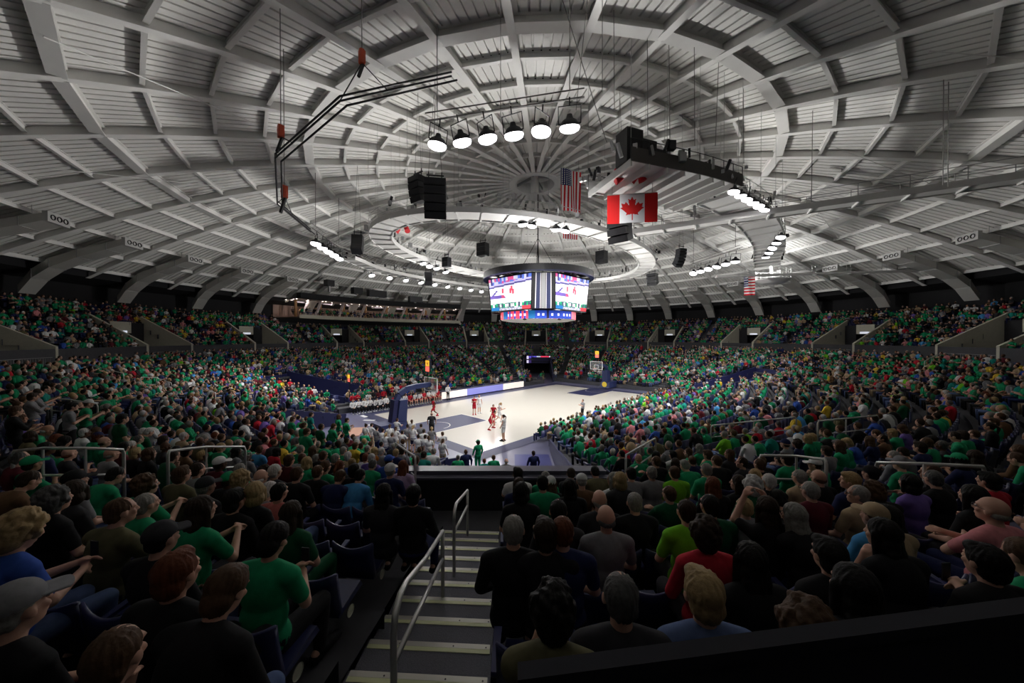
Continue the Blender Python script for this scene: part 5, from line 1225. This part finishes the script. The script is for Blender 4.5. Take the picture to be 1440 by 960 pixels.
# ---- people on the floor of the hall
CR = dict(cat='person')
def floor_person(x, y, pose, az, hair, hc, top, label, group=None, z=0., feet=False, **o):
    hh = {'stand': 1.735, 'crouch': 1.35, 'run': 1.66, 'sit': 1.345}[POSES[pose]['kind']]*o.get('scale', 1.)
    p = at_z(x, y, z) if feet else at_z(x, y, z+hh)
    person((p[0], p[1], z), az, pose, hair, hc, top, label, group=group, **o)
toC = YAW
PL = dict(legs='red', shorts=True, sleeve='none', shoes='red'); PW_ = dict(legs='white', shorts=True, sleeve='none', shoes='white')
floor_person(610, 586, 'running', 2.9, 'bun', 'black', 'red', 'player in red uniform running alone at the left of the court', 'players on court', feet=True, skin='dark skin', **PL)
floor_person(667, 583, 'standing hands forward', -2.2, 'ponytail', 'dark brown', 'red', 'player in red uniform standing upright beside the top of the navy lane', 'players on court', feet=True, **PL)
floor_person(674, 581, 'standing', -1.9, 'ponytail', 'blond', 'white', 'player in white half hidden behind the upright red player', 'players on court', feet=True, **PW_)
floor_person(690, 603, 'defending crouch', -1.2, 'bun', 'dark brown', 'red', 'red player in low defensive crouch facing the white ball handler', 'players on court', feet=True, **PL)
floor_person(694, 597, 'running', -2.4, 'ponytail', 'brown', 'red', 'red player with outstretched arms just behind the crouching red player', 'players on court', feet=True, **PL)
floor_person(702, 594, 'running', -.6, 'ponytail', 'blond', 'white', 'blond ponytailed white player running behind the red pair', 'players on court', feet=True, **PW_)
floor_person(708, 620, 'standing', 1.9, 'ponytail', 'dark brown', 'white', 'white uniformed player seen from behind with one black leg sleeve', 'players on court', feet=True, legs='white', shorts=True, sleeve='none', shoes='black', scale=1.06)
floor_person(819, 589, 'standing arms crossed', 2.6, 'short', 'brown', 'grey', 'referee in grey striped shirt and black trousers near the near sideline', 'referees', feet=True, legs='black')
floor_person(607, 580, 'standing', .9, 'bald', 'dark brown', 'charcoal', 'referee in dark shirt seen from behind on the near baseline', 'referees', legs='black', scale=1.03)
floor_person(672, 619, 'standing', 1.3, 'curly', 'dark brown', 'green', 'person in green jacket standing at the near corner of the court', None, legs='green', sleeve='long', cap='green')
floor_person(655, 632, 'standing', 1.0, 'bald', 'dark brown', 'navy', 'suited man standing beside the green jacket near the barrier', None, legs='navy', sleeve='long', skin='dark skin')
floor_person(750, 634, 'standing', 1.0, 'short', 'dark brown', 'navy', 'person in navy standing on the blue tunnel floor beyond the barrier', None, legs='black', sleeve='long')
floor_person(644, 640, 'standing', .9, 'short', 'dark grey', 'green', 'person in green shirt left of the suited man beyond the barrier')
floor_person(694, 640, 'standing', .9, 'short', 'brown', 'green', 'person in green shirt right of the suited man beyond the barrier')
floor_person(712, 645, 'standing', .7, 'bald', 'grey', 'grey', 'grey shirted person beside the row ends right of the tunnel mouth', None)
floor_person(681, 645, 'standing', .9, 'short', 'auburn', 'teal', 'short person with auburn hair and teal top behind the ledge', None, scale=.92)
floor_person(630, 541, 'standing', -1.7, 'short', 'dark brown', 'white', 'coach in white shirt standing in front of the left cream board', None, legs='black', sleeve='long')
CW = 'white-shirted group standing behind the near baseline'
WH = [(515, 596), (523, 595), (530, 600), (538, 603), (548, 597), (557, 600), (543, 608), (551, 609), (559, 588), (573, 597), (581, 598), (592, 596), (588, 611), (579, 590), (598, 611), (603, 613), (607, 600), (622, 607), (623, 617), (566, 605), (596, 604)]
for n, (x, y) in enumerate(sorted(WH)):
    h, c = random.choice((('ponytail', 'brown'), ('short', 'dark brown'), ('ponytail', 'blond'), ('short', 'brown'), ('bun', 'dark brown')))
    top = 'grey' if n % 4 == 2 else 'white'
    floor_person(x, y, random.choice(('standing', 'standing hands forward', 'standing arms crossed')), .7+random.uniform(-.5, .5), h, c, top, '%s person from the left, %s top, %s %s, behind the near baseline' % (ordn(n+1), top, c, h if h in ('ponytail', 'bun') else 'hair'), CW, z=.0, legs=random.choice(('navy', 'tan', 'white')), shorts=n % 3 == 0)
floor_person(513, 606, 'standing hands forward', .6, 'short', 'grey', 'green', 'broad person in green shirt at the left end of the white group', None, scale=1.08)
for n in range(7):
    p = (-15.6+n*.55, 9.35, -.02); person(p, -PI/2, random.choice(('hands in lap', 'arms crossed', 'leaning forward')), 'short', 'brown' if n % 2 else 'black', 'white', '%s white-shirted person from the left on the bench at the far sideline' % ordn(n+1), group='white-shirted bench', legs='black', shoes='white', sleeve='long')
for n in range(10):
    p = (-11.5+n*.6, 9.35, -.02); top = 'white' if n % 3 else 'red'; person(p, -PI/2, random.choice(('hands in lap', 'leaning forward')), random.choice(('ponytail', 'bun', 'short')), random.choice(('brown', 'black', 'blond')), top, '%s bench player from the left, %s top and red shorts, far sideline' % (ordn(n+1), top), group='visiting bench', legs='red', shoes='white', shorts=True)
def chair_row(x0, n, st, label):
    for k in range(n):
        t = thing('folding_chair', (x0+st*k, 9.35, -.02), label % ordn(k+1), 'chair', 'bench chairs', -PI/2)
        link('seat_pan', PAN, t); link('backrest', BACK, t)
        mb = MB()
        for sx in (-1, 1): mb.tube([(.2, sx*.22, 0), (-.2, sx*.22, .6)], .012, 'black', 5); mb.tube([(-.2, sx*.22, 0), (.15, sx*.22, .42)], .012, 'black', 5)
        mb.obj('leg_frame', t)
chair_row(-15.6, 7, .55, '%s folding chair from the left under the white-shirted bench'); chair_row(-11.5, 10, .6, '%s folding chair from the left under the players in red')

# ---- individual spectators: the nearest seats first
order = np.argsort(DEP); GREEN = ['green']*36+['dark green']*6+['lime green']*2+['teal']*4+['black']*16+['charcoal']*8+['navy']*9+['grey']*9+['white']*9+['blue']*4+['red']*3+['purple']*2+['maroon']*2+['pink']*2+['tan']*3+['brown']*2+['yellow']*2+['olive']*2+['light blue']*2
DARK = ['green']*14+['dark green']*8+['black']*34+['charcoal']*16+['navy']*10+['grey']*8+['maroon']*3+['olive']*3+['white']*2+['brown']*4
HS = ['short']*40+['bald']*8+['thick']*14+['curly']*5+['long']*12+['bob']*10+['ponytail']*7+['bun']*2; HCOL = ['black']*14+['dark brown']*26+['brown']*20+['grey']*18+['white']*9+['blond']*10+['auburn']*4+['dark grey']*8
SITP = ['hands in lap']*10+['leaning forward']*4+['clapping']*2+['arms crossed']*3+['hand at chin']*3+['head turned']*4+['holding phone']*1
# keep some near seats free, as in the photograph left of the stairs
def empty_near(i):
    x, y = SP[i, 0], SP[i, 1]; d = DEP[i]
    if d < 7.6 and 400 < x < 610 and UV[i, 1] < 0: return True
    if d < 5.2 and x < 470 and y > 760: return True
    if d < 2.7 and 690 < x < 1080: return True
    if d < 5 and 690 < x < 880: return True
    return d < 7 and random.random() < .22
nsp = 300-len(PEOPLE); cnt = 0; emptyset = set()
for i in order:
    if TAKEN[i]: continue
    if SEATS[i, 5] == 0 and DEP[i] < 9 and empty_near(i): emptyset.add(i); TAKEN[i] = True; continue
    if SEATS[i, 5] != 0: continue
    if DEP[i] > 9 and random.random() < .04: TAKEN[i] = True; continue
    if SP[i, 0] < -40 or SP[i, 0] > 1480: continue
    if SP[i, 1] > 990: TAKEN[i] = True; continue
    if any((q[0]-SEATS[i, 0])**2+(q[1]-SEATS[i, 1])**2 < .16 for q in OCC): TAKEN[i] = True; continue
    if cnt >= nsp: break
    h, c = random.choice(HS), random.choice(HCOL); top = random.choice(DARK if DEP[i] < 8 else GREEN); cap = random.choice(('navy', 'green', 'white', 'charcoal')) if random.random() < .08 else None
    if h in ('long', 'ponytail', 'bun', 'bob') and c in ('white', 'dark grey'): c = 'brown'
    pose = random.choice(SITP); s = SEATS[i]
    person(s[:3], s[3]+random.uniform(-.18, .18), pose, h, c, top, desc(h, c, top, cap)+', '+place_words(i), group='spectators in the lower bowl', cap=cap, legs=random.choice(('denim', 'black', 'charcoal', 'navy', 'tan')), sleeve=random.choice(('short', 'long')), scale=random.uniform(.94, 1.03), skin=random.choice(('fair', 'fair', 'fair', 'tan skin', 'dark skin')), glasses=random.random() < .15)
    TAKEN[i] = True; cnt += 1

# ---- individual seats
ns = 0; SEATDONE = np.zeros(len(SEATS), bool)
for i in order:
    if SEATS[i, 5] != 0 or SP[i, 0] < -60 or SP[i, 0] > 1500 or DEP[i] < 1.2: continue
    if ns >= 300: break
    s = SEATS[i]; w = place_words(i); aisle = 'first seat' in w
    t = thing('stadium_seat', tuple(s[:3]), '%s navy folding stadium seat, %s' % ('empty' if i in emptyset else 'dark', w), 'seat', 'navy stadium seats', s[3])
    link('backrest', BACK, t); link('top_edge', EDGE, t); link('seat_pan', PAN, t)
    link('armrest', ARM, t, loc=(0, .262, 0)); link('standard', LEG, t, loc=(0, .262, 0))
    if aisle: sg = 1 if UV[i, 1] > 0 else -1; link('number_plate', DISC, t, loc=(0, sg*.285, 0), label='round pale row plate')
    SEATDONE[i] = True; ns += 1

# ---- everybody else and every other seat: one mass each
def lowbox(c, sx, sy, sz, taper=1.):
    x, y, z = c; V = [(x-sx, y-sy, z-sz), (x+sx, y-sy, z-sz), (x+sx, y+sy, z-sz), (x-sx, y+sy, z-sz)]+[(x-sx*taper, y-sy*taper, z+sz), (x+sx*taper, y-sy*taper, z+sz), (x+sx*taper, y+sy*taper, z+sz), (x-sx*taper, y+sy*taper, z+sz)]
    return V, [(0, 1, 5, 4), (1, 2, 6, 5), (2, 3, 7, 6), (3, 0, 4, 7), (4, 5, 6, 7)]
def lowprism(pts, rs, n=6):
    m = MB(); m.tube(pts, rs, 'white', n); return m.v, m.f
def lowball(c, r, n=7, k=5): m = MB(); m.ball(c, r, 'white', n, k); return m.v, m.f
def variant(lean, arms, far):
    """(verts, quads/tris, colour slot per face): 0 top, 1 skin, 2 hair, 3 legs"""
    V, F, S = [], [], []
    def add(vf, s):
        o = len(V); V.extend(vf[0]); F.extend([tuple(o+i for i in f) for f in vf[1]]); S.extend([s]*len(vf[1]))
    T = lambda p: tuple(roty(lean)@(A3(*p)-A3(0, 0, .5))+A3(0, 0, .5))
    n = 5 if far else 7
    add(lowprism([T((-.02, 0, .42)), T((-.04, 0, .62)), T((-.05, 0, .88)), T((-.05, 0, 1.02)), T((-.03, 0, 1.09))], [.15, .17, .19, .15, .06], n), 0)
    h = T((0, 0, 1.22)); add(lowball(h, (.095, .078, .12), 6 if far else 8, 4 if far else 5), 1)
    add(lowball((h[0]-.03, h[1], h[2]+.035), (.10, .09, .11), 6 if far else 8, 4 if far else 5), 2)
    for s in (1, -1):
        sh, el = T((-.05, s*.19, 1.0)), T((.06, s*.27, .76)); wr = {0: T((.28, s*.08, .66)), 1: T((.34, s*.05, .92)), 2: T((.22, -s*.08, .86))}[arms]
        add(lowprism([sh, el], [.065, .052], 4 if far else 5), 0)
        m_ = tuple(np.array(el)*.25+np.array(wr)*.75); add(lowprism([el, m_], [.05, .042], 4 if far else 5), 4); add(lowprism([m_, wr], [.042, .04], 4 if far else 5), 1)
        add(lowprism([(0, s*.1, .5), (.44, s*.13, .50), (.42, s*.13, .06)], [.09, .07, .05], 4 if far else 5), 3)
    return np.array(V), F, np.array(S)
VAR = {far: [variant(l, a, far) for l, a in ((0, 0), (.0, 2), (.3, 0), (.12, 1), (.45, 0))] for far in (False, True)}
SHC = [np.array(SH[k]) for k in GREEN]; HCC = [np.array(HC[k]) for k in HCOL]; SKC = [np.array(SK['fair'])]*7+[np.array(SK['tan skin'])]*2+[np.array(SK['dark skin'])]
LGC = [np.array(SH[k]) for k in ('denim', 'black', 'charcoal', 'navy', 'tan')]
def mass(name, idx, label):
    VV, LOOP, LS, CO = [], [], [], []; off = 0
    jobs = {}
    for i in idx: jobs.setdefault((bool(DEP[i] > 34), int(RNG.integers(5))), []).append(i)
    for (far, v), L in jobs.items():
        V, F, S = VAR[far][v]; fl = np.concatenate([np.array(f) for f in F]); ln_ = np.array([len(f) for f in F])
        for i in L:
            s = SEATS[i]; a = s[3]+RNG.uniform(-.3, .3); sc = RNG.uniform(.92, 1.05); c, sn = math.cos(a)*sc, math.sin(a)*sc
            VV.append(np.stack([V[:, 0]*c-V[:, 1]*sn+s[0], V[:, 0]*sn+V[:, 1]*c+s[1], V[:, 2]*sc+s[2]], 1))
            LOOP.append(fl+off); LS.append(ln_); off += len(V)
            top = SHC[RNG.integers(len(SHC))]; 
            if DEP[i] > 18 and 380 < SP[i, 0] < 760 and SP[i, 1] > 528 and SP[i, 1] < 556 and RNG.random() < .25: top = np.array(SH['red']) if SP[i, 0] < 640 and RNG.random() < .6 else np.array(SH['white'])
            sk = SKC[RNG.integers(len(SKC))]*.85; pal = np.array([top, sk, HCC[RNG.integers(len(HCC))], LGC[RNG.integers(len(LGC))], top if RNG.random() < .6 else sk]); CO.append(pal[S])
    co = np.concatenate(VV); loops = np.concatenate(LOOP); ls = np.concatenate(LS); cc = np.concatenate(CO)
    me = bpy.data.meshes.new(name); me.vertices.add(len(co)); me.vertices.foreach_set('co', co.astype(np.float32).ravel())
    me.loops.add(len(loops)); me.loops.foreach_set('vertex_index', loops.astype(np.int32)); me.polygons.add(len(ls))
    me.polygons.foreach_set('loop_start', np.concatenate([[0], np.cumsum(ls)[:-1]]).astype(np.int32)); me.polygons.foreach_set('loop_total', ls.astype(np.int32))
    me.polygons.foreach_set('use_smooth', np.ones(len(ls), bool))
    at = me.attributes.new('col', 'FLOAT_COLOR', 'FACE'); at.data.foreach_set('color', np.concatenate([cc, np.ones((len(cc), 1))], 1).astype(np.float32).ravel())
    me.materials.append(MATS['painted_fabric']); me.update(calc_edges=True)
    return link(name, me, label=label, cat='crowd', kind='stuff')
idx = [i for i in range(len(SEATS)) if not TAKEN[i] and i not in emptyset and RNG.random() < (.95 if SEATS[i, 5] == 0 else .86)]
print('persons', len(PEOPLE), 'crowd', len(idx), 'seats', len(SEATS))
mass('crowd', idx, 'thousands of seated fans, many in green, filling lower and upper bowls')
def seatmass():
    b1 = lowbox((-.245, 0, .62), .03, .24, .22); b2 = lowbox((0, 0, .42), .22, .22, .03); V = np.array(b1[0]+b2[0]); F = b1[1]+[tuple(8+i for i in f) for f in b2[1]]; fl = np.array(F)
    L = [i for i in range(len(SEATS)) if not SEATDONE[i] and SEATS[i, 5] < 2]; VV = []; FF = []
    for n, i in enumerate(L):
        s = SEATS[i]; c, sn = math.cos(s[3]), math.sin(s[3]); VV.append(np.stack([V[:, 0]*c-V[:, 1]*sn+s[0], V[:, 0]*sn+V[:, 1]*c+s[1], V[:, 2]+s[2]], 1)); FF.append(fl+n*16)
    co = np.concatenate(VV); loops = np.concatenate(FF).ravel(); k = len(loops)//4
    me = bpy.data.meshes.new('stadium_seats'); me.vertices.add(len(co)); me.vertices.foreach_set('co', co.astype(np.float32).ravel()); me.loops.add(len(loops)); me.loops.foreach_set('vertex_index', loops.astype(np.int32))
    me.polygons.add(k); me.polygons.foreach_set('loop_start', (np.arange(k)*4).astype(np.int32)); me.polygons.foreach_set('loop_total', np.full(k, 4, np.int32)); me.materials.append(M['seat']); me.update(calc_edges=True)
    link('stadium_seats', me, label='rows of navy seats behind and above the nearest ones', cat='seats', kind='stuff')
seatmass()

# ---- guard rails in the stands
def guard(pix, label, drop=1.3, h=1.4):
    """bent rail following pixel points at a height h above the tiers"""
    P = [solve_head(x, y, h) for x, y in pix]; o = P[0]; t = thing('guard_rail', tuple(o), label, 'guard rail', 'rails in the stands'); P = [p-o for p in P]
    mb = MB(); mb.tube([P[0]-np.array([0, 0, drop])]+[P[0]-np.array([0, 0, .08])]+[P[0]*.97+P[1]*.03]+P[1:-1]+[P[-1]*.97+P[-2]*.03, P[-1]-np.array([0, 0, .08]), P[-1]-np.array([0, 0, drop])], .025, 'rail', 8); mb.obj('top_rail', t, True)
    mb = MB(); mb.tube([P[0]-np.array([0, 0, .45])]+[p-np.array([0, 0, .45]) for p in P[1:]], .02, 'rail', 6); mb.obj('mid_rail', t, True)
    mb = MB()
    for p in P[1:-1]: mb.tube([p, p-np.array([0, 0, drop])], .02, 'rail', 6)
    if mb.v: mb.obj('post', t)
guard([(18, 634), (60, 630), (120, 630), (174, 632)], 'pale guard rail low on the left with rounded ends')
guard([(236, 634), (290, 628), (345, 628)], 'pale guard rail left of centre beside green shirts')
guard([(1232, 650), (1300, 652), (1385, 656)], 'long pale guard rail on the right with rounded ends')
guard([(1068, 640), (1120, 641), (1162, 646)], 'short pale guard rail in front of grey-haired fans right')
guard([(1000, 598), (1060, 592), (1120, 586)], 'pale guard rail mid right among bright green shirts')
guard([(72, 560), (100, 562), (137, 568)], 'pale guard rail on the left beside the standing people')
guard([(130, 514), (150, 519), (174, 525)], 'sloping pale guard rail high on the left')
guard([(198, 530), (220, 531), (241, 538)], 'pale square-ended guard rail upper left')
guard([(266, 541), (285, 545), (303, 552)], 'small pale guard rail left, beyond the square-ended one')
guard([(1150, 592), (1190, 588), (1235, 584)], 'pale guard rail on the right amid grey and green tops')
guard([(1300, 508), (1310, 502), (1322, 497)], 'pale guard rail at upper right walkway')
guard([(880, 640), (900, 628), (922, 616)], 'sloping pale aisle rail right of the tunnel')
guard([(556, 622), (572, 634), (584, 642)], 'sloping pale aisle rail behind the white-shirted group')
# navy railing beside the tunnel on the left of the barrier
t = thing('tunnel_railing', (0, 0, 0), 'navy steel railing sloping down beside the tunnel mouth', 'railing'); t.location = (0, 0, 0)
mb = MB()
for k in range(4): mb.tube([tuple(loc(9.0, -2.55, 3.55-k*.28)), tuple(loc(14.0, -2.75, 2.2-k*.28))], .03, 'navypad', 6)
mb.obj('rails', t)
mb = MB()
for q in np.linspace(0, 1, 6): mb.tube([tuple(loc(9+5*q, -2.55-.2*q, 3.55-1.35*q)), tuple(loc(9+5*q, -2.55-.2*q, 2.4-1.35*q))], .03, 'navypad', 6)
mb.obj('posts', t)
